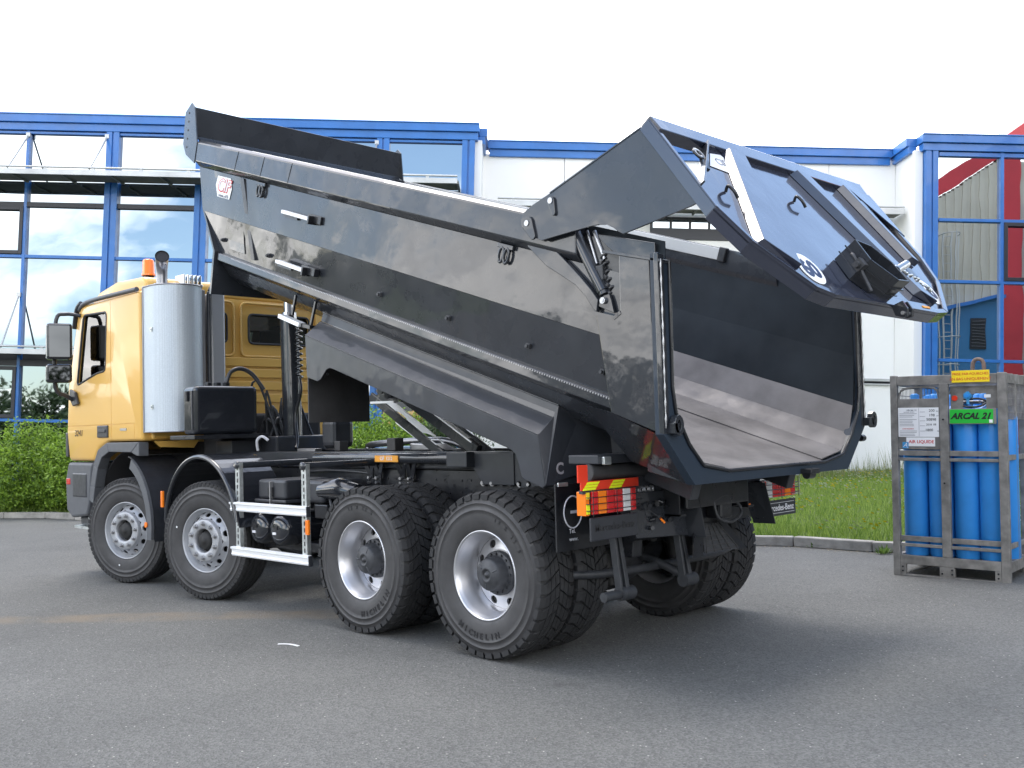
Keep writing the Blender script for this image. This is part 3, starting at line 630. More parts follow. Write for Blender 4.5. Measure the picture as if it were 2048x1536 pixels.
for i in range(len(cols) - 1):
    u0, u1 = cols[i] + .16, cols[i + 1] - .16
    segs = [(u0, u1)]
    if u1 - u0 > 3: m_ = (u0 + u1) / 2 + .12; segs = [(u0, m_ - .037), (m_ + .037, u1)]; mull(m_, WB, 7.16)
    for (a, c) in segs:
        grid(a, c, [WB, -.13, 1.25]); grid(a, c, [1.62, 3.95]); grid(a, c, [3.95, 5.35]); grid(a, c, [5.35, 7.16])
        for w in (-.13, 3.97): trans(a, c, w)
        trans(a, c, 7.10, .06); trans(a, c, 5.28, .12, 'dark_frame'); trans(a, c, 1.30, .15, 'dark_frame')
    if len(segs) == 2 and i == 1:
        opening(segs[0][0] + .9, segs[0][1], 4.02, 5.22); opening(segs[0][0] + .9, segs[0][1], -.08, 1.21)
ra, rb = facp(1876, 400)[0] + .02, facp(2000, 400)[0]
gr = [(ra, rb), (rb + .085, rb + .085 + (rb - ra) + .1), (rb + .27 + (rb - ra), rb + .27 + 2 * (rb - ra))]
for (a, c) in gr:
    grid(a, c, [WB, -.2, 1.9, 3.87, 5.42, 7.06])
    for w in (-.2, 1.9, 3.87, 5.42): trans(a, c, w)
    trans(a, c, 7.08, .10)
    mull(c + .043, WB, 7.16, .085)
opening(gr[1][0], gr[1][1], 3.91, 5.38)
b = B(); b.box(gr[-1][1] + .09, VR, -.02, .2, WB, 7.16); fo('end_panel', b, MT['white_wall'])
# windows under the gallery in the white wall
wu0, wu1 = facp(1300, 450, RC)[0], facp(1458, 450, RC)[0]
b = B(); b.box(wu0, wu1, RC - .03, RC + .02, 5.02, 5.62); fo('window_frame', b, MT['dark_frame'], bevel=.005)
for k in range(4):
    a = wu0 + .07 + k * (wu1 - wu0 - .06) / 4; c = a + (wu1 - wu0 - .06) / 4 - .07
    obj('pane', B().box(a, c, RC - .045, RC - .032, 5.32, 5.56), MT['reflective_glass'], bld, MF)
# galleries: grating deck, front channel, hand rail and hangers
def gallery(u0, u1, w, d0, reach, hang, lower=False):
    dk = d0 - reach
    s = B(); s.box(u0, u1, dk, dk + .05, w - .13, w); fo('gallery_edge', s, MT['galvanised'], bevel=.005)
    s = B(); s.box(u0, u1, dk + .052, d0 - .08, w - .045, w - .02); k = u0 + .3
    while k < u1: s.box(k, k + .05, dk + .053, d0 - .082, w - .12, w - .047); k += 1.2
    fo('gallery_deck', s, MT['walkway_under'])
    s = B(); n_ = 10
    for i in range(n_):
        d = dk + .1 + (reach - .25) * i / (n_ - 1); s.box(u0, u1, d, d + .05, w - .075, w - .046)
    fo('gallery_slat', s, MT['walkway_under'], kind='stuff')
    s = B(); s.tube([(u0, dk + .02, w + .055), (u1, dk + .02, w + .055)], .026, 8); k = u0 + .4
    while k < u1: s.box(k - .04, k + .04, dk + .005, dk + .035, w, w + .05); k += 1.15
    fo('gallery_rail', s, MT['galvanised'])
    for (u, wt) in hang:
        s = B(); s.tube([(u, d0 - .04, wt), (u, dk + .03, w + .02)], .022, 8); s.box(u - .05, u + .05, d0 - .09, d0 - .03, wt - .05, wt + .05)
        fo('gallery_stay', s, MT['galvanised'])
hu = [facp(60, 262)[0], facp(217, 262)[0]]
gallery(UL, UR - .35, 5.93, 0, 1.05, [(hu[0], 7.03), (hu[1], 7.03), (hu[0] - 3, 7.03), (cols[-3], 7.03), (facp(755, 270)[0], 7.03)])
gallery(UL, UR - .35, 1.60, 0, .85, [(facp(40, 590)[0], 3.0), (hu[0] - 4, 3.0)])
gallery(UR + .6, VL - .3, 5.78, RC, .85, [])
# red gable of the next hall rising behind the right block
hallb = empty('rear_hall', MF @ Vector((22, 24, -1)), label='hall with a sloping red roof edge rising behind the right glass block', cat='building')
b = B(); p0, p1 = facp(1985, 290, 14), facp(2120, 196, 14)
sl = (p1[1] - p0[1]) / (p1[0] - p0[0])
def rl(u): return p0[1] + sl * (u - p0[0])
u0_, u1_ = p0[0] - 3, p0[0] + 12
b.prism([(u0_, 14, rl(u0_)), (u1_, 14, rl(u1_)), (u1_, 14, rl(u1_) - .5), (u0_, 14, rl(u0_) - .5)], (0, .4, 0)); obj('roof_edge', b, MT['red_trim'], hallb, MF)
b = B(); b.prism([(u0_, 14.45, WB), (u1_, 14.45, WB), (u1_, 14.45, rl(u1_) - .3), (u0_, 14.45, rl(u0_) - .3)], (0, 12, 0)); obj('wall', b, MT['beige_sheet'], hallb, MF)

# hall across the yard, right of the photographer: seen only as its mirror image in the right glass block
DR = -9.5                                             # its wall stands 9.5 m in front of the glass
def refp(x, y): p = facp(x, y, -DR); return p       # the mirror image lies as far behind the glass
hall = empty('workshop_hall', MF @ Vector((22, DR - 2, -1)), label='corrugated workshop hall with red edges whose image shows in the right glass block', cat='building')
def ho(name, b_, m, **k): return obj(name, b_, MT[m], hall, MF, **k)
ea, eb = refp(1878, 392), refp(1995, 322); slr = (eb[1] - ea[1]) / (eb[0] - ea[0])
uA = refp(1866, 400)[0] - 1.0; uR = refp(2003, 400)[0]; uE = uR + 9
def rr_(u): return ea[1] + slr * (u - ea[0])
b = B(); b.prism([(uA, DR, rr_(uA)), (uR + .4, DR, rr_(uR + .4)), (uR + .4, DR, rr_(uR + .4) + .62), (uA, DR, rr_(uA) + .62)], (0, -.5, 0)); ho('roof_edge', b, 'red_trim')
b = B(); b.box(uR, uR + .75, DR - .45, DR + .06, WB - .5, rr_(uR) + .3); ho('corner_post', b, 'red_trim', bevel=.02)
# corrugated sheets
wl_, zz = refp(1900, 575)[1], 0
u = uA; kx = 0
zlow = refp(1950, 690)[1]
while u < uR - .01:
    w_ = min(.30, uR - u); hi = rr_(u); s = B()
    s.box(u + .16, u + w_ - .002, DR - .30, DR - .04, zlow, hi - .02 + slr * .15); s.box(u, u + .16, DR - .30, DR, zlow, hi - .02); u += w_
    ho('sheet', s, 'beige_sheet')
s = B(); q0, q1 = refp(1905, 625)[1], refp(1998, 595)[1]
s.prism([(uA, DR + .10, WB - .5), (uR, DR + .10, WB - .5), (uR, DR + .10, q1), (uA, DR + .10, q0 - .25)], (0, -.2, 0)); ho('lean_to_wall', s, 'blue_sheet')
s = B(); s.prism([(uA, DR + .30, q0 - .28), (uR, DR + .30, q1 - .02), (uR, DR + .30, q1 + .10), (uA, DR + .30, q0 - .16)], (0, -.3, 0)); ho('lean_to_roof', s, 'blue_frame')
v0, v1 = refp(1940, 638), refp(1965, 698)
f = ho('vent', B().box(v0[0] - .04, v1[0] + .04, DR + .101, DR + .14, v1[1] - .04, v0[1] + .04), 'dark_frame')
for i in range(9):
    z_ = v1[1] + (v0[1] - v1[1]) * (i + .5) / 9; obj('louvre', B().bar((v0[0], DR + .16, z_), (v1[0], DR + .16, z_), .05, .012, (0, .5, .8)), MT['grey_plastic'], f, MF)
b = B(); b.box(uR + .76, uE, DR - .4, DR - .05, WB - .5, rr_(uR)); ho('side_wall', b, 'beige_sheet')
b = B(); b.box(uR + 1.0, uR + 2.6, DR - .05, DR + .25, 1.2, refp(2030, 400)[1]); ho('blue_bay', b, 'blue_frame')
b = B(); b.box(uA, uE, DR - 14, DR - .51, WB - .5, rr_(uA) - .4); ho('core', b, 'interior')
# cat ladder with safety hoops
lad = empty('cat_ladder', MF @ Vector((refp(1890, 600)[0], DR + .4, 0)), label='caged steel ladder fixed to the corrugated hall, seen mirrored in the glass', cat='ladder')
lx0, lx1 = refp(1880, 600)[0], refp(1896, 600)[0]; lt = refp(1890, 468)[1]
for x_ in (lx0, lx1): obj('rail', B().bar((x_, DR + .25, -3.2), (x_, DR + .25, lt), .05, .05, (0, 1, 0)), MT['galvanised'], lad, MF)
z_ = -3.0
while z_ < lt - .1: obj('rung', B().tube([(lx0, DR + .25, z_), (lx1, DR + .25, z_)], .014, 6), MT['galvanised'], lad, MF); z_ += .30
for z_ in (-.6, 1.0, 2.4, 3.4, lt - .1):
    c_ = (lx0 + lx1) / 2; obj('hoop', B().tube([(c_ - .34 * cos(a), DR + .25 + .7 * sin(a), z_) for a in [i * pi / 10 for i in range(11)]], .018, 6), MT['galvanised'], lad, MF)
for x_ in (-.34, 0, .34): obj('cage_strip', B().bar(((lx0 + lx1) / 2 + x_, DR + .25 + .7 * sqrt(max(0, 1 - (x_ / .345) ** 2)), -.7), ((lx0 + lx1) / 2 + x_, DR + .25 + .7 * sqrt(max(0, 1 - (x_ / .345) ** 2)), lt), .04, .01, (0, 1, 0)), MT['galvanised'], lad, MF)

# ------------------------------------------------------------------ gas cylinder rack
ra0 = Vector((.600, 4.895, 0)); exr = Vector((.9955, .0945, 0)); eyr = Vector((-.0945, .9955, 0))
MR = Matrix.Translation(ra0) @ Matrix.Rotation(.022, 4, NB) @ Matrix.Translation(-ra0) @ basis(exr, eyr, (0, 0, 1), ra0)
rack = empty('cylinder_rack', M=MR, label='weathered grey steel rack holding the blue gas cylinders, green and yellow labels on it', cat='rack')
RW, RD, RT = 1.04, .80, 1.93
def ro(name, b_, m='rack_steel', parent=None, **k): return obj(name, b_, MT[m] if isinstance(m, str) else m, parent or rack, MR, **k)
for (x0, x1, y0, y1) in ((0, .065, 0, .065), (RW - .075, RW, 0, .065), (0, .065, RD - .065, RD), (RW - .065, RW, RD - .065, RD)):
    ro('post', B().box(x0, x1, y0, y1, .0, RT - .002), bevel=.006)
ro('post', B().box(.455, .535, .002, .06, .20, RT - .09), bevel=.006)
ro('post', B().box(RW - .06, RW - .002, .36, .42, .20, RT - .09), bevel=.006)
for (x0, x1, y0, y1, z0, z1) in ((.066, RW - .076, .004, .05, RT - .10, RT - .01), (.0665, RW - .067, RD - .05, RD - .004, RT - .10, RT - .01), (.004, .05, .066, RD - .066, RT - .10, RT - .01), (RW - .05, RW - .004, .066, RD - .066, RT - .10, RT - .01),
                                 (.066, .454, .006, .03, 1.155, 1.205), (.536, RW - .076, .006, .03, 1.155, 1.205), (.066, .454, .004, .022, 1.105, 1.135), (.536, RW - .076, .004, .022, 1.105, 1.135),
                                 (.066, .454, .022, .045, .335, .385), (.536, RW - .076, .022, .045, .335, .385), (.066, .454, .004, .022, .285, .315), (.536, RW - .076, .004, .022, .285, .315),
                                 (RW - .03, RW - .006, .066, .359, 1.12, 1.17), (RW - .03, RW - .006, .421, RD - .066, 1.12, 1.17), (RW - .03, RW - .006, .066, .359, .31, .36), (RW - .03, RW - .006, .421, RD - .066, .31, .36),
                                 (.006, .03, .066, RD - .066, 1.12, 1.17), (.006, .03, .066, RD - .066, .31, .36), (.066, RW - .066, RD - .03, RD - .006, 1.12, 1.17), (.066, RW - .066, RD - .03, RD - .006, .31, .36)):
    ro('rail', B().box(x0, x1, y0, y1, z0, z1), bevel=.004)
# pallet base with fork pockets
ro('base_beam', B().box(.066, RW - .076, .003, .06, .115, .20), bevel=.004); ro('base_beam', B().box(.066, RW - .066, RD - .06, RD - .003, .115, .20), bevel=.004)
ro('base_beam', B().box(RW - .06, RW - .003, .066, RD - .066, .10, .20), bevel=.004); ro('base_beam', B().box(.003, .06, .066, RD - .066, .10, .20), bevel=.004)
ro('deck_plate', B().box(.066, RW - .066, .066, RD - .066, .17, .19))
for x0, x1 in ((.066, .115), (.425, .56), (RW - .13, RW - .076)):
    ro('foot', B().box(x0, x1, .004, .05, .022, .114), bevel=.003); ro('foot', B().box(x0, x1, RD - .05, RD - .004, .022, .114), bevel=.003)
for y0 in (.002, RD - .062): ro('skid', B().box(.066, RW - .076, y0, y0 + .06, .004, .021), bevel=.003)
ro('brace', B().bar((.13, .1, .03), (.42, .7, .11), .03, .008))
for x_, z_ in ((.09, .05), (.09, .09), (.45, .05), (.54, .05), (.54, .09), (RW - .1, .05), (RW - .1, .09), (.49, .9), (.49, 1.5)): ro('bolt', B().tube([(x_, .006, z_), (x_, -.006, z_)], .009, 8), 'chassis_black')
# grid on top and meshes in the upper band
for i in range(13): ro('top_bar', B().tube([(.06 + i * .0765, .03, RT - .014), (.06 + i * .0765, RD - .03, RT - .014)], .005, 5))
for k in range(3): ro('top_bar', B().tube([(.03, .2 + .2 * k, RT - .005), (RW - .03, .2 + .2 * k, RT - .005)], .005, 5))
def meshp(p, q, z0, z1, nx, nz):
    p, q = Vector(p), Vector(q)
    for i in range(nx): c = p.lerp(q, (i + .5) / nx); ro('mesh_wire', B().tube([(c.x, c.y, z0), (c.x, c.y, z1)], .0035, 4))
    for k in range(nz): z = z0 + (z1 - z0) * k / (nz - 1); ro('mesh_wire', B().tube([(p.x, p.y, z), (q.x, q.y, z)], .0035, 4))
meshp((RW - .012, .07, 0), (RW - .012, RD - .07, 0), 1.50, RT - .11, 20, 6)
meshp((.07, RD - .012, 0), (RW - .07, RD - .012, 0), 1.50, RT - .11, 26, 6)
meshp((.012, .07, 0), (.012, RD - .07, 0), 1.50, RT - .11, 16, 5)
ro('hoop_bar', B().tube([(.075, .03, 1.68), (.12, .03, 1.795), (.40, .03, 1.80), (.45, .03, 1.69)], .011, 8))
ro('hoop_bar', B().tube([(RW - .02, .07, 1.62), (RW - .02, .12, 1.79), (RW - .02, .34, 1.79)], .011, 8))
# plates and signs
ro('sign_plate', B().box(.066, .454, .012, .018, 1.215, 1.70), bevel=.003)
pl = ro('data_sheet', B().box(.072, .448, .007, .011, 1.335, 1.615), 'sticker_white', bevel=.001)
def rt(txt, size, m, x, z, parent, y=.0062, **k): return text('lettering', txt, size, MT[m], parent, MR @ basis((1, 0, 0), (0, 0, 1), (0, -1, 0), (x, y, z)), .0004, **k)
for i, (t_, z) in enumerate((('200', 1.585), ('198', 1.541), ('50898', 1.500), ('2018  08', 1.452), ('1800', 1.400))):
    rt(t_, .036 if i != 3 else .026, 'ink_black', .425 - (.012 if i in (0, 1) else .03 if i == 4 else 0), z, pl, ax='RIGHT')
for t_, z in (('bar', 1.58), ('m3', 1.536), ('kg', 1.392)): rt(t_, .016, 'ink_black', .447, z, pl, ax='RIGHT')
rt('ARCAL 21', .022, 'ink_blue', .20, 1.59, pl); rt('MELANGE ARGON', .012, 'ink_grey', .175, 1.572, pl)
rt('AVERTISSEMENT', .015, 'ink_red', .165, 1.412, pl)
lines = B()
for z in (1.556, 1.54, 1.525, 1.50, 1.485, 1.47, 1.455, 1.44, 1.39, 1.375, 1.36, 1.347): lines.box(.085, .085 + rng.uniform(.12, .165), .0055, .0068, z, z + .0035)
for z in (1.572, 1.53, 1.487, 1.44, 1.39): lines.box(.275, .325, .0055, .0068, z, z + .003)
lines.box(.265, .267, .0055, .0068, 1.34, 1.61); ro('print_lines', lines, 'ink_grey', pl)
pa = ro('maker_sign', B().box(.145, .41, .005, .0115, 1.245, 1.33), 'sticker_white', bevel=.001); rt('AIR LIQUIDE', .042, 'ink_red', .285, 1.288, pa, y=.0045, bold=.0006)
pb = ro('maker_mark', B().box(.11, .166, .003, .0045, 1.225, 1.285), 'label_blue'); rt('A', .058, 'ink_white', .134, 1.256, pb, y=.0025, shear=.4); rt('L', .03, 'ink_white', .155, 1.24, pb, y=.0025)
pc = ro('name_board', B().box(.545, .955, -.004, .004, 1.455, 1.60), 'rack_steel', bevel=.003)
pd_ = ro('green_label', B().box(.552, .93, -.0065, -.0045, 1.463, 1.592), 'label_green', bevel=.0008)
rt('ARCAL 21', .078, 'ink_black', .735, 1.528, pd_, y=-.0072, shear=.35, bold=.0035); ro('small_label', B().box(.895, .925, -.0085, -.0068, 1.467, 1.497), 'sticker_white', pd_)
pe = ro('yellow_label', B().box(.575, .905, -.004, .003, 1.845, 1.955), 'label_yellow', bevel=.001); rt('PRISE PAR FOURCHES', .033, 'ink_red', .74, 1.922, pe, y=-.005); rt('EN BAS UNIQUEMENT', .036, 'ink_red', .74, 1.875, pe, y=-.005)
# valve panel
ro('valve_panel', B().box(.545, .66, .05, .056, 1.60, 1.81)); ro('valve_panel', B().box(.86, .955, .05, .056, 1.60, 1.81)); ro('valve_panel', B().box(.661, .859, .05, .056, 1.74, 1.81))
ro('red_disc', B().tube([(.585, .052, 1.70), (.585, .042, 1.70)], .026, 16), 'bright_red'); ro('small_label', B().box(.845, .90, .044, .049, 1.70, 1.73), 'sticker_white')
v = ro('valve', B().tube([(.70, .03, 1.72), (.70, .055, 1.72)], .035, 14).tube([(.70, .05, 1.64), (.70, .05, 1.76)], .014, 8), 'label_blue'); ro('valve_cap', B().tube([(.70, .008, 1.72), (.70, .03, 1.72)], .019, 10), 'cylinder_blue', v)
ro('hose', B().tube([(.64, .07, 1.63), (.70, .04, 1.615), (.80, .04, 1.62), (.86, .07, 1.66), (.80, .07, 1.69), (.72, .06, 1.69), (.63, .07, 1.68), (.64, .07, 1.63)], .010, 8), 'chassis_black')
ro('manifold', B().tube([(.60, .12, 1.66), (.92, .12, 1.66)], .018, 8).tube([(.80, .06, 1.66), (.80, .12, 1.66)], .014, 8).tube([(.62, .09, 1.76), (.76, .09, 1.79)], .02, 8), 'brushed_steel')
ro('lifting_eye', B().tube([(.66, .40, RT - .02), (.66, .40, RT + .09), (.675, .40, RT + .135), (.71, .40, RT + .15), (.745, .40, RT + .135), (.76, .40, RT + .09), (.76, .40, RT - .02)], .019, 10), mat('rust_steel', (.16, .11, .085), .75, var=(20, .3)))
# cylinders: each one stands in the rack
cyl = B(); R_c = .113
cyl.lathe([(0, R_c - .012), (.012, R_c), (1.30, R_c), (1.365, R_c * .93), (1.415, R_c * .72), (1.445, R_c * .42), (1.455, .034)], ax='Z', n=36)
cyl.add([(R_c * .9 * cos(a), R_c * .9 * sin(a), 0) for a in [i * pi / 8 for i in range(16)]], [tuple(range(16))[::-1]])
cyl_me = weld(cyl.mesh('cylinder_body'))
for p in cyl_me.polygons: p.use_smooth = True
cap_me = B().lathe([(1.45, .042), (1.55, .042), (1.565, .02), (1.565, .001)], ax='Z', n=18).mesh('valve_cap')
xs = [.182, .415, .647, .868]
lab = {(0, 0): 'leftmost blue gas cylinder in the front row of the rack, below the white data sheet', (1, 0): 'second blue gas cylinder in the front row, partly behind the middle post',
       (2, 0): 'third blue gas cylinder in the front row, right of the middle post', (3, 0): 'rightmost blue gas cylinder in the front row, under the green label'}
for j in range(3):
    for i in range(4):
        x_ = xs[i] + (0.0 if j != 1 else .115 if i < 3 else -.70); y_ = .165 + .22 * j
        if j == 1 and i == 3: x_ = .93; y_ = .40
        M_ = MR @ Matrix.Translation((x_, y_, .19))
        o = obj('gas_cylinder', cyl_me, MT['cylinder_blue'], None, M_, group='blue gas cylinders in the rack', cat='gas cylinder',
                label=lab.get((i, j), 'middle row blue gas cylinder in the gap right of the %s front cylinder' % ('first', 'second', 'third', 'last')[i] if j == 1 else 'blue gas cylinder in the back row of the rack, behind the others'))
        obj('valve_cap', cap_me, MT['cylinder_blue'], o, M_)
# litter strip and small stones on the asphalt
a, b_ = atZ(556, 1289, 0), atZ(597, 1293, 0)
s = B(); prev = None; pts_ = [a.lerp(b_, t) + Vector((0, 0, .004)) + NB * (.03 * sin(pi * t)) for t in (0, .25, .5, .75, 1)]
for p, q in zip(pts_, pts_[1:]): s.bar(p, q, .022, .003)
obj('litter_strip', s, MT['sticker_white'], label='thin white strip of litter lying on the asphalt', cat='litter')

# ------------------------------------------------------------------ the tipper lorry
truck = empty('dump_truck', (-2.8, 1.25, 0), label='yellow cabbed four axle tipper lorry with its dark grey body raised and tailgate open', cat='truck')
def to(name, b_, m, parent=None, M=I4, **k): return obj(name, b_, MT[m] if isinstance(m, str) else m, parent or truck, M, **k)
X4, X3, X2, X1, ZC = 0.0, -1.35, -3.847, -5.578, .551
YC = 1.25
# ---- wheels
def tyre_mesh(drive):
    b = B()
    half = [(-.120, .288), (-.138, .300), (-.150, .325), (-.158, .37), (-.1605, .405), (-.1595, .43), (-.1625, .432), (-.1620, .438), (-.158, .440), (-.1545, .475), (-.1575, .477), (-.157, .482), (-.152, .484), (-.148, .505)]
    if drive: prof = half + [(-.142, .520), (-.132, .532), (-.06, .539), (0, .540)]
    else: prof = half + [(-.146, .524), (-.140, .537), (-.128, .545), (-.102, .549), (-.099, .536), (-.089, .536), (-.086, .550), (-.045, .552), (-.042, .538), (-.032, .538), (-.029, .552), (0, .553)]
    prof = prof + [(-y, r) for y, r in prof[-2::-1]] + [(.11, .280), (-.11, .280)]
    b.lathe(prof, n=120, mi=0, close=True)
    # tread faces get the darker rubber
    n = 120; P = len(prof)
    for i in range(P):
        if prof[i][1] > .515 and prof[(i + 1) % P][1] > .515:
            for k in range(n): b.m[i * n + k] = 1
    def block(pts, r0, tops):
        """pts: (angle, y) corner list, r0 base radius, tops: radius per corner"""
        m = len(pts); vs = [(r0 * cos(a), y, r0 * sin(a)) for a, y in pts] + [(t * cos(a), y, t * sin(a)) for (a, y), t in zip(pts, tops)]
        b.add(vs, [tuple(range(m, 2 * m))] + [(i, (i + 1) % m, m + (i + 1) % m, m + i) for i in range(m)], 1)
    if drive:
        NP = 40; dA = 2 * pi / NP; g_ = .15
        for k in range(NP):
            for sg in (-1, 1):
                t0 = k * dA + (0 if sg < 0 else dA * .5)
                def e(f, y): return (t0 + f * dA, sg * y)
                # shoulder lug, wrapping on to the side wall
                block([e(0 + g_, .1565), e(1 - g_ * .6, .1565), e(1.00 - g_, .120), e(1.28 - g_, .084), e(.28, .084), e(.02 + g_, .120)], .505, [.538, .538, .5535, .5555, .5555, .5535])
                b.m[-1]  # keep
                # middle blocks, arrow shaped
                block([e(.30, .078), e(1.30 - g_, .078), e(1.62 - g_, .042), e(.62, .042)], .53, [.5560] * 4)
                block([e(.64, .037), e(1.64 - g_, .037), e(1.86 - g_, .004), e(.86, .004)], .53, [.5565] * 4)
    else:
        NP = 66; dA = 2 * pi / NP
        for k in range(NP):
            for sg in (-1, 1):
                t0 = k * dA
                block([(t0, sg * .1515), (t0 + dA * .68, sg * .1515), (t0 + dA * .68, sg * .118), (t0, sg * .118)], .50, [.534, .534, .5515, .5515])
    return fix_normals(b.mesh('tyre'))
def disc_holes(b, y0, r0, y1, r1, rc, hr, n, mi=0, sq=1.0):
    """conical ring from (y0,r0) to (y1,r1) with n round holes"""
    for k in range(n):
        a0 = 2 * pi * k / n; a1 = 2 * pi * (k + 1) / n; am = (a0 + a1) / 2; K = 16
        def yr(r): return y0 + (y1 - y0) * (r - r0) / (r1 - r0)
        outer = []; inner = []
        for j in range(K):
            th = 2 * pi * (j + .5) / K; c_, s_ = cos(th), sin(th); q = max(abs(c_), abs(s_)); u, v = c_ / q, s_ / q
            a = am + u * (a1 - a0) / 2; r = (r0 + r1) / 2 + v * abs(r1 - r0) / 2; outer.append((a, r))
            inner.append((am + hr * sq * c_ / rc, rc + hr * s_))
        # snap corners so neighbouring sectors meet
        vs = [(r * cos(a), yr(r), r * sin(a)) for a, r in outer] + [(r * cos(a), yr(r), r * sin(a)) for a, r in inner] + [(r * cos(a), yr(r) + .014, r * sin(a)) for a, r in inner]
        fs = []
        for j in range(K): j2 = (j + 1) % K; fs += [(j, j2, K + j2, K + j), (K + j, K + j2, 2 * K + j2, 2 * K + j)]
        b.add(vs, fs, mi, False)
        # corner fillers
        for (sa, sr) in ((-1, -1), (1, -1), (1, 1), (-1, 1)):
            a = am + sa * (a1 - a0) / 2; r = (r0 + r1) / 2 + sr * abs(r1 - r0) / 2
            near_ = sorted(range(K), key=lambda j: (outer[j][0] - a) ** 2 * r * r + (outer[j][1] - r) ** 2)[:2]
            b.add([(r * cos(a), yr(r), r * sin(a))] + [(outer[j][1] * cos(outer[j][0]), yr(outer[j][1]), outer[j][1] * sin(outer[j][0])) for j in near_], [(0, 1, 2)], mi, False)
def curved_text(txt, R, a_mid, size, y, step=None, flip=False, bold=0.0):
    """letters round a circle on the -Y face; a is measured in the x-z plane"""
    vs = []; fs = []; st_ = step or size * .82
    for i, ch in enumerate(txt):
        if ch == ' ': continue
        da = (i - (len(txt) - 1) / 2) * st_ / R * (1 if flip else -1); a = a_mid + da
        me = text_mesh(ch, size, .0012, bold=bold)
        rad = Vector((cos(a), 0, sin(a))); tan = Vector((-sin(a), 0, cos(a)))
        X_, Y_ = (-tan, rad) if not flip else (tan, -rad)
        M_ = basis(X_, Y_, (0, -1, 0), rad * R + Vector((0, y, 0)))
        n0 = len(vs); vs += [tuple(M_ @ v.co) for v in me.vertices]; fs += [[j + n0 for j in p.vertices] for p in me.polygons]
    b = B(); b.add(vs, fs); return b
tyre_drive, tyre_steer = tyre_mesh(True), tyre_mesh(False)
# rear (drive) wheel: deep dish
rim = B(); rim.lathe([(-.134, .300), (-.141, .2975), (-.141, .290), (-.130, .284), (-.118, .280), (-.100, .268), (-.06, .262), (-.045, .250), (.01, .246), (.03, .240)], n=96)
rim.lathe([(-.118, .2805), (-.110, .290), (-.12, .299), (-.134, .300)], n=96)
disc_holes(rim, .032, .240, .018, .160, .203, .027, 8, 0, 1.15); rim.lathe([(.018, .160), (.018, .10)], n=48)
rim_rear = rim.mesh('wheel')
hub = B(); hub.lathe([(.018, .150), (-.012, .148), (-.018, .142), (-.018, .122), (-.03, .116), (-.092, .108), (-.108, .098), (-.114, .055), (-.118, .050), (-.118, .036), (-.108, .034), (-.108, .016), (-.122, .014), (-.122, .0005)], n=48)
for k in range(16): a = 2 * pi * k / 16; hub.tube([(.132 * cos(a), -.016, .132 * sin(a)), (.132 * cos(a), -.030, .132 * sin(a))], .009, 6)
for k in range(3): a = 2 * pi * k / 3 + .4; hub.tube([(.06 * cos(a), -.11, .06 * sin(a)), (.10 * cos(a), -.102, .10 * sin(a))], .008, 6)
hub_me = hub.mesh('hub')
drum = B().lathe([(.034, .236), (.12, .236)], n=32).lathe([(.05, .235), (.052, .02)], n=32).mesh('brake_drum')
def make_rear(texted):
    w = to('wheel', rim_rear, 'rim_silver'); WM[w.name] = I4.copy()
    to('tyre', tyre_drive, None, w); to('hub', hub_me, 'hub_grey', w); to('brake_drum', drum, 'drum_dark', w)
    if texted:
        to('lettering', curved_text('MICHELIN', .400, radians(-96), .056, -.1625, .052, flip=True, bold=.0015), 'ink_emboss', w)
        to('lettering', curved_text('13 R 22.5', .400, radians(48), .040, -.1625, .036), 'ink_emboss', w)
    return w
for me in (tyre_drive, tyre_steer):
    me.materials.append(MT['rubber']); me.materials.append(MT['tread_rubber'])
protoR = make_rear(True)
def placeM(x, y, z, ang=0, roll=0): return Matrix.Translation((x, y, z)) @ Matrix.Rotation(ang, 4, 'Z') @ Matrix.Rotation(roll, 4, 'Y')
def move_tree(o, M):
    for ch in [k for k in COL.objects if k.parent == o]: COL.objects.unlink(ch)
rear_spots = []
YO, YI = .14, .492
for (x, rl_) in ((X4, radians(0)), (X3, radians(38))):
    rear_spots += [(x, YO, 0, -rl_), (x, 2.5 - YO, pi, 1.1 + rl_)]
for i, (x, y, a, r_l) in enumerate(rear_spots): copy_tree(protoR, placeM(x, y, ZC, a, r_l), truck)
rim_in = B().lathe([(-.134, .300), (-.11, .272), (0, .25), (.11, .272), (.134, .300)], n=48).mesh('inner_wheel')
def inner(x, y, a, r_l):
    M_ = placeM(x, y, ZC, a, r_l); w = to('inner_wheel', rim_in, 'rim_silver', M=M_); to('tyre', tyre_drive, None, w, M_)
for x in (X4, X3): inner(x, YI, pi, .7 + x); inner(x, 2.5 - YI, 0, .3 + x)
for ch in [k for k in COL.objects if k.parent == protoR]: bpy.data.objects.remove(ch)
bpy.data.objects.remove(protoR)
# front (steering) wheel: disc bulging outwards, ten nuts
rim = B(); rim.lathe([(-.134, .300), (-.141, .2975), (-.141, .290), (-.130, .284), (-.116, .280), (-.102, .266), (-.078, .258)], n=96); rim.lathe([(-.118, .2805), (-.110, .290), (-.12, .299), (-.134, .300)], n=96)
disc_holes(rim, -.078, .258, -.128, .205, .2315, .0185, 10, 0, 1.6)
rim.lathe([(-.128, .205), (-.150, .196), (-.163, .192), (-.165, .188), (-.165, .120), (-.160, .112), (-.13, .108), (-.10, .108)], n=72)
rim_front = rim.mesh('wheel')
hub = B(); hub.lathe([(-.10, .108), (-.105, .085), (-.15, .078), (-.158, .066), (-.158, .03), (-.166, .026), (-.166, .0005)], n=36)
for k in range(6): a = 2 * pi * k / 6; hub.tube([(.088 * cos(a), -.10, .088 * sin(a)), (.088 * cos(a), -.120, .088 * sin(a))], .010, 6)
hub_f = hub.mesh('hub')
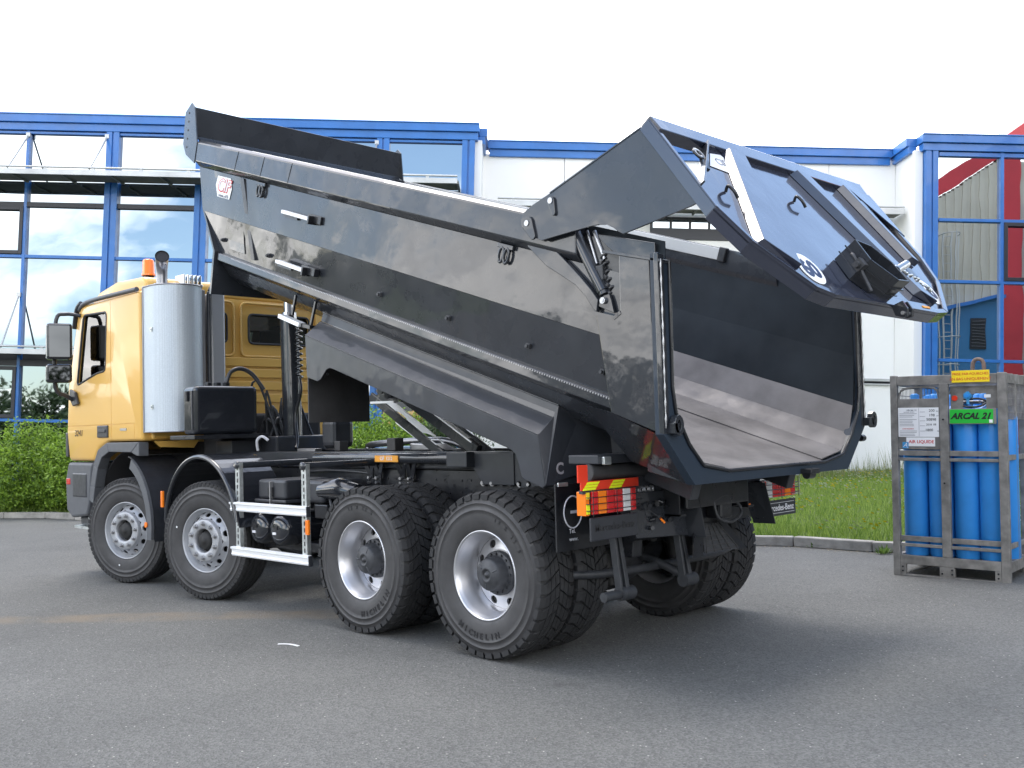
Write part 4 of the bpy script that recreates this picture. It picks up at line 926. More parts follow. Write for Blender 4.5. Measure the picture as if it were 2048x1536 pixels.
nut = B().tube([(0, -.165, 0), (0, -.170, 0)], .026, 16).tube([(0, -.170, 0), (0, -.192, 0)], .0175, 6).tube([(0, -.192, 0), (0, -.198, 0)], .010, 10).mesh('wheel_nut')
def make_front():
    w = to('wheel', rim_front, 'rim_grey'); to('tyre', tyre_steer, None, w); to('hub', hub_f, 'drum_dark', w); to('brake_drum', drum, 'drum_dark', w)
    for k in range(10): a = 2 * pi * (k + .5) / 10; to('wheel_nut', nut, 'nut_steel', w, Matrix.Translation((.1575 * cos(a), 0, .1575 * sin(a))))
    to('weight_mark', B().box(-.008, .008, -.163, -.160, -.375, -.36), 'sticker_white', w)
    return w
protoF = make_front()
for x, s_ in ((X1, .350), (X2, .270)):
    for (kp_, a, sg) in ((.33, s_, 1), (2.17, s_ + pi, 1)):
        n_ = Vector((sin(a), -cos(a), 0)); c_ = Vector((x, kp_, ZC)) + n_ * .195
        copy_tree(protoF, placeM(c_.x, c_.y, ZC, a, (1.9 if x == X2 else .2)), truck)
for ch in [k for k in COL.objects if k.parent == protoF]: bpy.data.objects.remove(ch)
bpy.data.objects.remove(protoF)

# ---- axles, suspension
for x in (X4, X3):
    b = B(); b.tube([(x, .66, ZC), (x, 1.84, ZC)], .105, 20); b.lathe([(-.22, .12), (-.15, .21), (-.06, .26), (.06, .26), (.15, .21), (.22, .12)], c=(x, YC, ZC), n=32)
    to('axle', b, 'chassis_black')
    to('axle_cover', B().lathe([(.20, .20), (.24, .18), (.27, .10), (.28, .001)], c=(x, YC, ZC + .02), ax='X', n=28), 'hub_grey')
for x in (X1, X2): to('axle', B().bar((x, .35, ZC - .08), (x, 2.15, ZC - .08), .12, .14), 'chassis_black', bevel=.01)
for y in (.80, 1.70):
    for (x0, x1) in ((X3 - .55, X4 + .55), (X1 - .7, X1 + .7), (X2 - .7, X2 + .7)):
        b = B(); xm = (x0 + x1) / 2
        for k in range(5):
            L_ = (x1 - x0) / 2 * (1 - .14 * k); P_ = [(xm + L_ * t, y, .80 - .022 * k + (.12 if x0 > -3 else .04) * (t * t) * (-1 if x0 > -3 else 1)) for t in (-1, -.5, 0, .5, 1)]
            for p, q in zip(P_, P_[1:]): b.bar(p, q, .09, .018)
        to('leaf_spring', b, 'hub_grey')
# anti roll bar and links behind the last axle
lk_a = atX(1228, 1190, .9); lk_b = atX(1378, 1160, .9)
b = B(); b.tube([(.90, .15, .475), (.90, .34, .475)], .030, 14); b.tube([(.90, .34, .475), (.90, .40, .475)], .045, 14); to('roll_bar_end', b, 'link_grey')
for y, z1 in ((.37, .86), (1.05, .80)):
    b = B(); b.bar((.90, y, .47), (.84, y - .01, z1), .035, .055, (1, 0, 0)); b.bar((.90, y - .06, .47), (.86, y - .07, z1), .02, .05, (1, 0, 0)); b.tube([(.90, y - .07, .475), (.90, y + .06, .475)], .044, 16); to('link_rod', b, 'link_grey', bevel=.004)
to('roll_bar', B().tube([(.30, .10, .60), (.52, .30, .56), (.62, .75, .545), (.62, 1.75, .545), (.52, 2.2, .56)], .028, 14), 'link_grey')
to('roll_bar', B().tube([(.90, 1.05, .48), (.70, 1.06, .55), (.45, 1.10, .60)], .030, 12), 'link_grey')
to('drive_shaft', B().tube([(X3 + .3, YC, .62), (X4 - .3, YC, .60)], .06, 16).tube([(X3 - .2, YC, .68), (X2 + .2, YC, .86)], .06, 16), 'chassis_black')

# ---- frame
for y in (.80, 1.63):
    b = B(); b.box(-6.2, 1.02, y, y + .012, .92, 1.20); sgn = 1 if y < 1 else 0
    b.box(-6.2, 1.02, y - .002 if y > 1 else y - .0, y + .075, 1.190, 1.203); b.box(-6.2, 1.02, y, y + .075, .917, .930)
    to('frame_rail', b, 'chassis_black')
    b = B(); b.box(-4.85, 1.08, y - .012, y + .08, 1.206, 1.345); to('subframe_rail', b, 'black_paint_flat', bevel=.006)
holes = B()
for i in range(26):
    x = -2.75 + i * .105
    for z in (1.115, 1.02):
        if (i + int(z * 100)) % 3: holes.tube([(x, .7985, z), (x, .7935, z)], .009, 8)
to('frame_hole', holes, 'ink_black', kind='stuff')
for x in (-.804, -.703, -.407, -.308): to('frame_bolt', B().tube([(x, .80, 1.10), (x, .775, 1.10)], .024, 10).tube([(x, .775, 1.10), (x, .762, 1.10)], .014, 10), 'nut_steel')
for x in (-.60, -.51): to('frame_bolt', B().tube([(x, .80, 1.10), (x, .775, 1.10)], .022, 10), 'chassis_black')
for x in (-4.9, -2.9, -2.2, -.7, .35, .98): to('cross_member', B().box(x - .05, x + .05, .875, 1.63, .96, 1.18), 'chassis_black', bevel=.01)
# thick hinge plate on the subframe
to('hinge_plate', B().prism([(-.48, .775, 1.345), (.85, .775, 1.345), (.85, .775, 1.05), (-.34, .775, 1.05), (-.50, .775, 1.13)], (0, .02, 0)), 'black_paint_flat', bevel=.004)
to('gusset', B().prism([(-1.02, .765, 1.335), (-.45, .765, 1.335), (-.45, .765, 1.09), (-.78, .765, 1.09)], (0, .018, 0)), 'black_paint_flat', bevel=.004)
# long tube along the subframe with the orange label, its clamps
to('side_tube', B().tube([(-3.0, .735, 1.292), (-1.05, .735, 1.292)], .045, 18), 'black_paint')
to('tube_end', B().box(-1.12, -.88, .68, .768, 1.225, 1.345), 'black_paint_flat', bevel=.008)
ol = to('orange_label', B().box(-2.045, -1.73, .682, .688, 1.262, 1.316), 'label_orange'); text('lettering', 'CIF  1212', .042, MT['ink_white'], ol, basis((1, 0, 0), (0, 0, 1), (0, -1, 0), (-1.89, .681, 1.290)), .0003, bold=.001)
def zig(x):
    b = B()
    for (xa, za, xb, zb) in ((x - .12, 1.25, x - .05, 1.09), (x - .02, 1.25, x - .08, 1.09), (x + .12, 1.26, x + .03, 1.09), (x + .01, 1.25, x + .05, 1.09)): b.bar((xa, .74, za), (xb, .775, zb), .05, .012, (0, 1, 0))
    b.box(x - .13, x + .08, .755, .80, 1.10, 1.115); b.box(x - .12, x + .07, .76, .80, 1.02, 1.10); to('clamp_bracket', b, 'chassis_black', bevel=.003)
    for dx_ in (-.08, .03):
        for z in (1.12, 1.08): to('clamp_nut', B().tube([(x + dx_, .758, z), (x + dx_, .735, z)], .014, 6), 'nut_steel')
zig(-2.14); zig(-1.70)
# cables and hoses along the frame
to('hose', B().tube([(-3.2, .79, 1.16), (-2.8, .77, 1.175), (-2.4, .78, 1.165), (-2.25, .79, 1.15)], .011, 6), 'hub_grey')
to('bright_pipe', B().tube([(-2.95, 1.3, 1.36), (-2.85, 1.3, 1.40), (-1.9, 1.3, 1.43), (-1.55, 1.3, 1.36)], .03, 8), 'brushed_steel')
to('grey_cover', B().prism([(-2.02, 1.05, 1.345), (-1.55, 1.05, 1.345), (-1.70, 1.05, 1.40), (-2.02, 1.05, 1.41)], (0, .16, 0)), 'brushed_steel', bevel=.01)
to('buffer_block', B().box(-2.22, -2.10, .95, 1.05, 1.346, 1.46), 'rubber', bevel=.008); to('buffer_block', B().box(-3.02, -2.93, .95, 1.05, 1.346, 1.44), 'rubber', bevel=.008)
to('white_block', B().box(-3.45, -3.15, .82, .9, 1.346, 1.375), 'brushed_steel', bevel=.004)

# ---- boxes and tanks between axles two and three
def rbox(name, x0, x1, y0, y1, z0, z1, m, bev=.02, **k): return to(name, B().box(x0, x1, y0, y1, z0, z1), m, bevel=bev, seg=3, **k)
bb = rbox('battery_box', -3.04, -2.60, .14, .62, .955, 1.125, 'dark_plastic', .025); to('lid', B().box(-3.07, -2.57, .12, .64, .925, .953), 'dark_plastic', bb, bevel=.008); to('strap', B().bar((-2.80, .125, 1.11), (-2.80, .125, .90), .03, .012, (1, 0, 0)), 'nut_steel', bb)
to('catch', B().box(-2.86, -2.78, .125, .139, .98, 1.06), 'ink_black', bb)
rbox('battery_box', -2.54, -2.20, .25, .70, .93, 1.12, 'dark_plastic', .03)
for x in (-3.03, -2.70):
    t_ = to('air_tank', B().lathe([(.10, .0005), (.103, .06), (.115, .11), (.14, .135), (.18, .142), (.72, .142)], c=(x, 0, .69), n=36), 'gloss_plastic')
    to('tank_label', B().box(x - .012, x + .03, .095, .101, .70, .73), 'ink_black', t_); to('tank_mark', B().box(x - .04, x + .01, .094, .1005, .655, .675), 'ink_white', t_)
rbox('tank_carrier', -3.22, -2.18, .30, .75, .50, .58, 'chassis_black', .01)
b = B(); b.tube([(-2.28, .30, 1.03), (-2.05, .33, 1.05), (-1.86, .36, 1.02)], [.07, .10, .075], 18); b.tube([(-1.86, .36, 1.02), (-1.7, .36, 1.04)], .03, 10); to('filter', b, 'gloss_plastic')
for i in range(14):
    a = rng.uniform(0, 6); p = Vector((-2.25 + rng.uniform(-.10, .18), .28 + rng.uniform(0, .2), .97)); q = p + Vector((rng.uniform(-.08, .10), rng.uniform(-.05, .1), -rng.uniform(.15, .45))); mid = (p + q) / 2 + Vector((rng.uniform(-.1, .1), rng.uniform(-.08, 0), rng.uniform(-.05, .05)))
    to('hose', B().tube([p, (p + mid) / 2 + Vector((.01, -.01, .03)), mid, q], rng.uniform(.007, .014), 6), rng.choice(['chassis_black', 'chassis_black', 'hub_grey']))
rbox('valve_block', -2.34, -2.16, .26, .42, .80, .92, 'chassis_black', .01); rbox('valve_block', -2.3, -2.1, .3, .5, .52, .70, 'dark_plastic', .03)
rbox('rear_mount', -2.2, -1.95, .35, .7, .60, .90, 'chassis_black', .03)

# ---- side guard
for xg, yo in ((-3.18, 0), (-2.13, 0)):
    p_ = to('guard_post', B().box(xg - .035, xg + .035, .018, .024, .50, 1.275).box(xg - .035, xg - .029, .024, .055, .50, 1.275).box(xg + .029, xg + .035, .024, .055, .50, 1.275), 'bright_zinc')
    for k in range(13): to('slot', B().box(xg - .008, xg + .008, .0165, .0178, .55 + k * .055, .585 + k * .055), 'ink_black', p_)
    to('guard_arm', B().tube([(xg, .03, 1.255), (xg, .80, 1.255)], .030, 16).lathe([(-.032, .001), (-.030, .033), (0, .033)], c=(xg, .03, 1.255), n=16), 'black_paint')
for (z0, x0, x1) in ((.845, -3.27, -2.05), (.450, -3.255, -2.03)):
    h = .085; b = B(); b.prism([(x0, .016, z0), (x0, -.004, z0 + .004), (x0, -.010, z0 + .018), (x0, -.004, z0 + .030), (x0, -.006, z0 + .058), (x0, -.020, z0 + .066), (x0, -.020, z0 + h - .004), (x0, .016, z0 + h)], (x1 - x0, 0, 0))
    to('guard_rail', b, 'white_alu')
    to('end_cap', B().box(x1 + .001, x1 + .012, -.018, .015, z0, z0 + h), 'dark_plastic')
mk = to('side_marker', B().box(-2.09, -2.045, -.004, .016, .70, .82), 'orange_lens', bevel=.004)

# ---- fenders
def arc(cx, cz, R, a0, a1, n=18): return [(cx + R * cos(radians(a0 + (a1 - a0) * i / n)), cz + R * sin(radians(a0 + (a1 - a0) * i / n))) for i in range(n + 1)]
def fender(name, pts, y0, y1, th, m, parent=None):
    b = B(); n = len(pts); lo = []
    for i, (x, z) in enumerate(pts):
        p = Vector(pts[max(i - 1, 0)]); q = Vector(pts[min(i + 1, n - 1)]); t = (q - p).normalized(); nn = Vector((t.y, -t.x)); lo.append((x - nn.x * th, z - nn.y * th))
    P_ = [(x, z) for x, z in pts]; vs = []
    for (x, z), (u, w) in zip(P_, lo): vs += [(x, y0, z), (x, y1, z), (u, y1, w), (u, y0, w)]
    fs = []
    for i in range(n - 1):
        a, c = i * 4, i * 4 + 4
        for j in range(4): fs.append((a + j, a + (j + 1) % 4, c + (j + 1) % 4, c + j))
    fs += [(0, 3, 2, 1), (n * 4 - 4, n * 4 - 3, n * 4 - 2, n * 4 - 1)]
    b.add(vs, fs, 0, False); return to(name, fix_normals(b.mesh(name)), m, parent)
for side in (0, 1):
    def yy(y): return y if side == 0 else 2.5 - y
    A2 = arc(-3.83, .655, .685, 172, 12, 26) + [(-3.135, .70)]
    f2 = fender('fender', A2, min(yy(.0), yy(.50)), max(yy(.0), yy(.50)), .012, 'gloss_plastic')
    to('fender_lip', B().tube([(x, yy(-.005), z) for x, z in arc(-3.83, .655, .672, 176, 8, 30)], .024, 10), 'gloss_plastic', f2)
    A1 = arc(-5.578, .60, .735, 78, 2, 18) + [(-4.845, .50), (-4.85, .47)]
    f1 = fender('fender', A1, min(yy(.03), yy(.50)), max(yy(.03), yy(.50)), .012, 'dark_plastic')
    b = B(); ri = arc(-5.578, .60, .66, 66, 0, 16) + [(-4.93, .49)]; ro_ = arc(-5.578, .60, .76, 66, 0, 16) + [(-4.83, .49)]
    b.sheet([(x, yy(-.01), z) for x, z in ri], [(x, yy(-.01), z) for x, z in ro_], (0, .03 if side == 0 else -.03, 0)); to('fender_edge', b, 'grey_plastic', f1)
    if side == 0:
        to('fender_rib', B().tube([(x, .12, z) for x, z in arc(-5.578, .60, .738, 66, 0, 12)], .006, 6).tube([(x, .30, z) for x, z in arc(-5.578, .60, .738, 70, 0, 12)], .006, 6), 'dark_plastic', f1)
        to('side_marker', B().tube([(-4.925, -.022, .64), (-4.925, -.012, .64)], .028, 14), 'orange_lens', f1)
        to('side_marker', B().box(-4.575, -4.535, -.03, -.008, .83, .99), 'orange_lens', f2, bevel=.004)
to('fender_bracket', B().box(-4.70, -4.62, .10, .30, .62, .86).box(-4.66, -4.56, .05, .12, .66, .82), 'chassis_black', bevel=.006)

# ---- cab
def XZ(pts, y0, y1): b = B(); b.prism([(x, y0, z) for x, z in pts], (0, y1 - y0, 0)); return fix_normals(b.mesh('c'))
side_pts = [(-6.99, 1.27), (-7.06, 1.60), (-7.01, 2.12), (-6.73, 2.95), (-6.60, 3.055), (-5.13, 3.055), (-5.10, 1.485), (-5.92, 1.485), (-6.16, 1.42), (-6.30, 1.27)]
cab_me = XZ(side_pts, .03, 2.47)
def rounded(pts, r, k=4):
    out = []; n = len(pts)
    for i in range(n):
        p, a, c = Vector(pts[i]), Vector(pts[i - 1]), Vector(pts[(i + 1) % n]); u = (a - p).normalized() * r; v = (c - p).normalized() * r
        for j in range(k + 1):
            t = j / k; out.append((p + u) * (1 - t) ** 2 + 2 * t * (1 - t) * p + (p + v) * t ** 2)
    return [(q.x, q.y) for q in out]
win = rounded([(-6.545, 2.925), (-5.925, 2.905), (-5.97, 2.26), (-6.20, 2.245), (-6.74, 2.135)], .06)
inner_c = XZ([(-6.93, 1.9), (-6.90, 2.15), (-6.66, 2.93), (-6.5, 2.99), (-5.19, 2.99), (-5.19, 1.7), (-6.5, 1.7)], .10, 2.40)
def YZc(pts, x0, x1): b = B(); b.prism([(x0, y, z) for y, z in pts], (x1 - x0, 0, 0)); return fix_normals(b.mesh('c'))
wr = rounded([(1.285, 2.875), (2.085, 2.875), (2.085, 2.545), (1.285, 2.545)], .06); wl2 = rounded([(.415, 2.875), (1.015, 2.875), (1.015, 2.545), (.415, 2.545)], .06)
cuts = [inner_c, XZ(win, -.1, .3), XZ(win, 2.3, 2.7), YZc(wr, -5.4, -4.9), YZc(wl2, -5.4, -4.9),
        XZ([(-7.3, 2.25), (-6.8, 2.25), (-6.6, 2.86), (-7.1, 2.86)], .22, 2.28)]
# shut lines
for (xa, za, xb, zb) in ((-5.83, 3.02, -5.83, 1.475), ):
    cuts.append(XZ([(xa - .004, za), (xa + .004, za), (xb + .004, zb - .1), (xb - .004, zb - .1)], 0, .04))
cuts.append(XZ([(-7.2, 1.668), (-5.26, 1.668), (-5.26, 1.675), (-7.2, 1.675)], 0, .038))
cuts.append(XZ([(-5.262, 1.2), (-5.256, 1.2), (-5.256, 1.67), (-5.262, 1.67)], 0, .038))
cuts.append(XZ([(-6.0, 2.0), (-5.83, 2.26), (-5.825, 2.26), (-5.995, 2.0)], 0, .031))
cabo = to('cab', boolean(cab_me, cuts, pre_bevel=.045), 'yellow_paint')
for p in cabo.data.polygons: p.use_smooth = True
try:
    cabo.data.set_sharp_from_angle(angle=radians(28))
except Exception: pass
def glassy():
    m = bpy.data.materials.new('window_glass'); m.use_nodes = True; nt = m.node_tree.nodes; lk = m.node_tree.links; nt.remove(nt['Principled BSDF'])
    tr = N(nt, 'ShaderNodeBsdfTransparent'); tr.inputs[0].default_value = (.50, .56, .55, 1); gl = N(nt, 'ShaderNodeBsdfGlossy'); gl.inputs['Roughness'].default_value = .01
    fr = N(nt, 'ShaderNodeFresnel'); fr.inputs[0].default_value = 1.7; mx_ = N(nt, 'ShaderNodeMixShader'); lk.new(fr.outputs[0], mx_.inputs[0]); lk.new(tr.outputs[0], mx_.inputs[1]); lk.new(gl.outputs[0], mx_.inputs[2])
    lk.new(mx_.outputs[0], nt['Material Output'].inputs[0]); MT['window_glass'] = m
glassy()
def pane_xz(pts, y, name='window'): return to(name, XZ(pts, y, y + .006), 'window_glass', cabo)
pane_xz(win, .052); pane_xz(win, 2.44)
for w_ in (wr, wl2):
    b = B(); b.prism([(-5.135, y, z) for y, z in w_], (.006, 0, 0)); to('window', b, 'window_glass', cabo)
    # rubber seal
    sc_ = [(-5.099, y, z) for y, z in w_] + [(-5.099, w_[0][0], w_[0][1])]; to('window_seal', B().tube(sc_, .013, 6), 'rubber', cabo)
to('window_seal', B().tube([(x, .034, z) for x, z in win] + [(win[0][0], .034, win[0][1])], .013, 6), 'rubber', cabo)
b = B(); b.prism([(-6.985, .23, 2.24), (-6.985, 2.27, 2.24), (-6.76, 2.27, 2.87), (-6.76, .23, 2.87)], (.006, 0, .002)); to('windscreen', b, 'window_glass', cabo)
# pressed fields round the rear windows, swages below
def frame_yz(y0, y1, z0, z1, w, x, th, r=.07):
    o_ = rounded([(y0, z1), (y1, z1), (y1, z0), (y0, z0)], r, 5); b = B(); b.tube([(x, y, z) for y, z in o_] + [(x, *o_[0])], w, 8); return b
for (y0, y1) in ((1.19, 2.19), (.31, 1.10)): to('panel_swage', frame_yz(y0, y1, 2.40, 3.00, .014, -5.104, 0), 'yellow_paint', cabo)
for z in (2.335, 2.21, 2.07, 1.93): to('panel_swage', B().box(-5.104, -5.088, .85, 2.40, z - .05, z + .05), 'yellow_paint', cabo, bevel=.012)
to('cab_back_lower', B().box(-5.10, -5.04, .12, 2.38, 1.50, 1.72), 'yellow_paint', cabo, bevel=.02)
# roof
b = XZ([(-6.56, 3.03), (-6.30, 3.17), (-5.85, 3.235), (-5.20, 3.215), (-5.13, 3.16), (-5.125, 3.03)], .10, 2.40)
rf = to('roof', boolean(b, [], pre_bevel=.06), 'yellow_paint', cabo); 
for p in rf.data.polygons: p.use_smooth = True
try: rf.data.set_sharp_from_angle(angle=radians(28))
except Exception: pass
to('gutter', B().tube([(-6.66, .035, 3.00), (-6.50, .025, 3.055), (-6.1, .022, 3.07), (-5.16, .022, 3.065)], .026, 8), 'grey_plastic', cabo)
to('corner_post', B().tube([(-6.80, .03, 2.80), (-6.70, .02, 3.0), (-6.60, .03, 3.07)], .03, 8), 'dark_plastic', cabo)
# sun visor tip
to('sun_visor', B().prism([(-6.78, .10, 3.10), (-6.95, .10, 2.97), (-6.90, .10, 2.93), (-6.70, .10, 3.04)], (0, 2.3, 0)), 'dark_plastic', cabo, bevel=.01)
dh = to('door_handle', B().box(-6.17, -5.90, .012, .035, 1.53, 1.665), 'dark_plastic', cabo, bevel=.012); to('grip', B().box(-6.13, -5.94, .002, .013, 1.585, 1.62), 'hub_grey', dh, bevel=.005)
text('number', '3241', .10, MT['hub_grey'], cabo, basis((1, 0, 0), (0, 0, 1), (0, -1, 0), (-6.70, .0275, 1.585)), .002, spacing=1.15, shear=.15)
to('badge', B().box(-5.60, -5.45, .022, .031, 1.60, 1.625), 'nut_steel', cabo)
to('corner_slot', B().box(-7.09, -7.02, .03, .10, 1.32, 1.60), 'dark_plastic', cabo, bevel=.01)  # dark block standing for the slot at the cab corner, no lamp
# arch trim and lower front corner
outer_ = [(-5.12, 1.33), (-5.12, 1.475), (-5.90, 1.475), (-6.13, 1.40), (-6.25, 1.24), (-6.34, 1.0), (-6.37, .84)]; inner_ = [(-5.18, 1.335), (-5.30, 1.37), (-5.85, 1.375), (-6.04, 1.31), (-6.14, 1.19), (-6.22, .98), (-6.27, .80)]
b = B(); b.sheet([(x, .005, z) for x, z in outer_], [(x, .005, z) for x, z in inner_], (0, .11, 0)); to('arch_trim', b, 'grey_plastic', cabo, bevel=.008)
b = XZ([(-6.99, 1.255), (-6.31, 1.255), (-6.36, 1.10), (-6.40, .82), (-6.47, .66), (-6.90, .62), (-7.05, .70), (-7.08, 1.05)], .02, 2.48); bp = to('bumper', b, 'grey_plastic', cabo, bevel=.03, seg=3)
to('step_recess', B().box(-6.86, -6.46, .012, .05, .86, 1.14), 'dark_plastic', cabo, bevel=.02)
to('front_marker', B().box(-7.03, -6.93, .012, .030, 1.0, 1.07), 'red_lens', cabo, bevel=.006)
to('step_plate', B().box(-6.92, -6.50, .06, .35, .50, .53).bar((-6.6, .1, .63), (-6.45, .1, .52), .02, .02), 'bright_zinc', cabo)
to('under_tray', B().box(-6.85, -6.45, .1, .6, .535, .64), 'dark_plastic', cabo, bevel=.02)
# wheel housing (dark) behind the trim
b = B(); b.sheet([(x, .12, z) for x, z in arc(-5.578, .58, .80, 168, 70, 14)], [(x, .75, z) for x, z in arc(-5.578, .58, .80, 168, 70, 14)], (0, 0, .01)); to('wheel_housing', b, 'cab_dark', cabo)
to('wheel_housing', B().box(-6.4, -4.9, .76, .80, .9, 1.46), 'cab_dark', cabo)
# interior: seats, wheel, dash
to('seat', B().box(-5.95, -5.45, .30, .85, 1.75, 2.15).box(-5.55, -5.40, .32, .83, 2.15, 2.75).box(-5.52, -5.43, .45, .70, 2.76, 2.90), 'cab_dark', cabo, bevel=.05); to('seat', B().box(-5.95, -5.45, 1.65, 2.20, 1.75, 2.15).box(-5.55, -5.40, 1.67, 2.18, 2.15, 2.75), 'cab_dark', cabo, bevel=.05)
to('dashboard', B().box(-6.92, -6.45, .12, 2.38, 1.72, 2.20), 'hub_grey', cabo, bevel=.05)
ring = [(-6.32 + .20 * sin(a) * .55, .58 + .22 * cos(a), 2.26 + .20 * sin(a)) for a in [i * pi / 12 for i in range(25)]]; to('steering_wheel', B().tube(ring, .016, 8).tube([(-6.32, .38, 2.26), (-6.32, .78, 2.26)], .014, 6).tube([(-6.32, .58, 2.26), (-6.5, .58, 2.05)], .03, 8), 'cab_dark', cabo)
# mirrors
def mirr(name, x0, x1, z0, z1, y0=-.26, tint='gloss_plastic'):
    Rm = Matrix.Translation(((x0 + x1) / 2, y0 + .135, 0)) @ Matrix.Rotation(radians(-17), 4, 'Z'); h = (x1 - x0) / 2
    m_ = to(name, B().box(-h, h, -.135, .135, z0, z1), tint, None, Rm, bevel=.035, seg=3)
    to('mirror_glass', B().box(h + .001, h + .004, -.105, .105, z0 + .03, z1 - .03), 'mirror', m_, Rm); return m_
Mz = Matrix.Rotation(radians(12), 4, 'Z')
mirr('mirror', -6.74, -6.58, 2.42, 2.83, -.335); mirr('mirror', -6.74, -6.60, 2.16, 2.37, -.335)
b = B(); b.tube([(-6.62, .03, 2.93), (-6.72, -.10, 2.95), (-6.74, -.20, 2.88), (-6.74, -.22, 2.40)], .022, 10); b.tube([(-6.74, -.22, 2.45), (-6.76, -.20, 2.10), (-6.78, -.08, 2.02), (-6.80, .03, 1.96)], .024, 10); to('mirror_arm', b, 'dark_plastic')
to('mirror_foot', B().prism([(-6.86, .02, 2.10), (-6.72, .02, 2.06), (-6.64, .02, 1.92), (-6.78, .02, 1.90), (-6.88, .02, 2.0)], (0, -.03, 0)), 'dark_plastic', bevel=.008)
for y in (2.50,): to('mirror', B().box(-6.74, -6.58, y, y + .27, 2.3, 2.8), 'gloss_plastic', bevel=.035)
# beacon
bc = to('beacon', B().lathe([(0, .075), (.02, .075), (.03, .068), (.17, .062), (.185, .05), (.19, .001)], c=(-5.90, .50, 3.34), ax='Z', n=24), 'orange_lens'); to('base', B().lathe([(0, .06), (.12, .06), (.121, .0)], c=(-5.90, .50, 3.22), ax='Z', n=20), 'chassis_black', bc)
to('reflector', B().box(-5.93, -5.87, .465, .535, 3.38, 3.47), 'drum_dark', bc)

# ---- silencer shield, exhaust, intake behind the cab
plan = [(-5.075, .045), (-4.86, .045), (-4.76, .07), (-4.68, .13), (-4.635, .20), (-4.615, .29), (-4.62, .38), (-4.66, .46), (-4.73, .52), (-4.80, .55), (-5.05, .55)]
plan = [Vector((x, y)) for x, y in plan]
def smoothpoly(P_, k=3):
    out = []
    for i in range(len(P_) - 1):
        a, b_, c, d = P_[max(i - 1, 0)], P_[i], P_[i + 1], P_[min(i + 2, len(P_) - 1)]
        for j in range(k): t = j / k; out.append(.5 * ((2 * b_) + (c - a) * t + (2 * a - 5 * b_ + 4 * c - d) * t * t + (3 * b_ - a - 3 * c + d) * t ** 3))
    out.append(P_[-1]); return out
sp_ = smoothpoly(plan)
b = B(); n_ = len(sp_); z0, z1 = 1.575, 3.075
vs = [(p.x, p.y, z) for z in (z0, z1) for p in sp_]; b.add(vs, [(i, i + 1, n_ + i + 1, n_ + i) for i in range(n_ - 1)], 0, True); b.add([(p.x, p.y, z1) for p in sp_], [tuple(range(n_))]); b.add([(p.x, p.y, z0) for p in sp_], [tuple(range(n_))[::-1]])
sh = to('silencer_shield', b, 'dimpled_sheet')
to('shield_edge', B().tube([(p.x, p.y, z1) for p in sp_], .008, 6).tube([(p.x, p.y, z0) for p in sp_], .008, 6).tube([(-5.07, .04, z0), (-5.07, .04, z1)], .007, 6), 'brushed_steel', sh)
for z in (2.62, 1.83): to('shield_bolt', B().box(-4.90, -4.86, .035, .044, z - .022, z + .022).tube([(-4.88, .035, z), (-4.88, .026, z)], .009, 8), 'bright_zinc', sh)
ep = [(-4.90, .17, 3.05), (-4.90, .17, 3.18), (-4.895, .168, 3.25), (-4.865, .155, 3.31), (-4.81, .13, 3.35), (-4.775, .115, 3.365)]
b = B(); b.tube(ep, [.056, .056, .058, .062, .067, .070], 24, caps=False); b.tube(ep, [.05, .05, .052, .056, .061, .065], 24, caps=False); b.tube([(-4.90, .17, 3.06), (-4.90, .17, 3.10)], .085, 20); ex = to('exhaust_pipe', b, 'brushed_steel')
e1, e0 = Vector(ep[-1]), Vector(ep[-2]); d_ = (e1 - e0).normalized(); to('mouth_shade', B().tube([e1 - d_ * .02, e1 - d_ * .012], .063, 20), 'ink_black', ex)  # black disc painted in as the shade inside the pipe mouth
b = B()
for i in range(5): b.box(-4.90, -4.72, .315 + i * .045, .338 + i * .045, 3.09, 3.195)
b.box(-4.91, -4.71, .30, .53, 3.076, 3.10); to('finned_cover', b, 'chrome', bevel=.006)
to('intake_duct', B().box(-5.02, -4.80, .665, .83, 1.98, 3.04), 'rim_grey', bevel=.02)
to('duct_bracket', B().box(-4.95, -4.80, .545, .60, 1.75, 3.06), 'rim_grey', bevel=.006)
to('coolant_pipe', B().tube([(-4.78, .63, 1.75), (-4.78, .63, 2.9), (-4.78, .64, 3.04), (-4.78, .68, 3.10), (-4.78, .76, 3.11)], .024, 10), 'dark_plastic')
to('duct_head', B().box(-4.96, -4.80, .74, .86, 3.05, 3.12), 'dark_plastic', bevel=.02)
xr_ = atY(390, 820, .12).x; yr_ = atX(517, 800, xr_).y
zb0, zb1 = 1.535, 2.015
bx = to('fluid_tank', B().box(atY(364, 820, .12).x, xr_, .12, yr_, zb0, zb1), 'gloss_plastic', bevel=.05, seg=4)
to('tank_seam', B().box(xr_ - .06, xr_ - .045, .112, .122, zb0 + .05, zb1 - .05), 'hub_grey', bx); to('latch', B().box(xr_ - .17, xr_ - .13, .10, .119, zb1 - .15, zb1 - .05), 'ink_black', bx, bevel=.005)
to('tank_shelf', B().box(-4.62, xr_ + .02, .10, yr_ + .1, 1.49, 1.53), 'chassis_black', bevel=.005)
for y_ in (.36, .46, .56): rbox('pipe_valve', -4.4, -4.33, y_, y_ + .05, 2.02, 2.06, 'chassis_black', .008)
to('hose', B().tube([(-4.3, .55, 2.05), (-4.3, .60, 2.16), (-4.28, .70, 2.20), (-4.25, .82, 2.14), (-4.2, .92, 1.98)], .022, 8), 'dark_plastic')
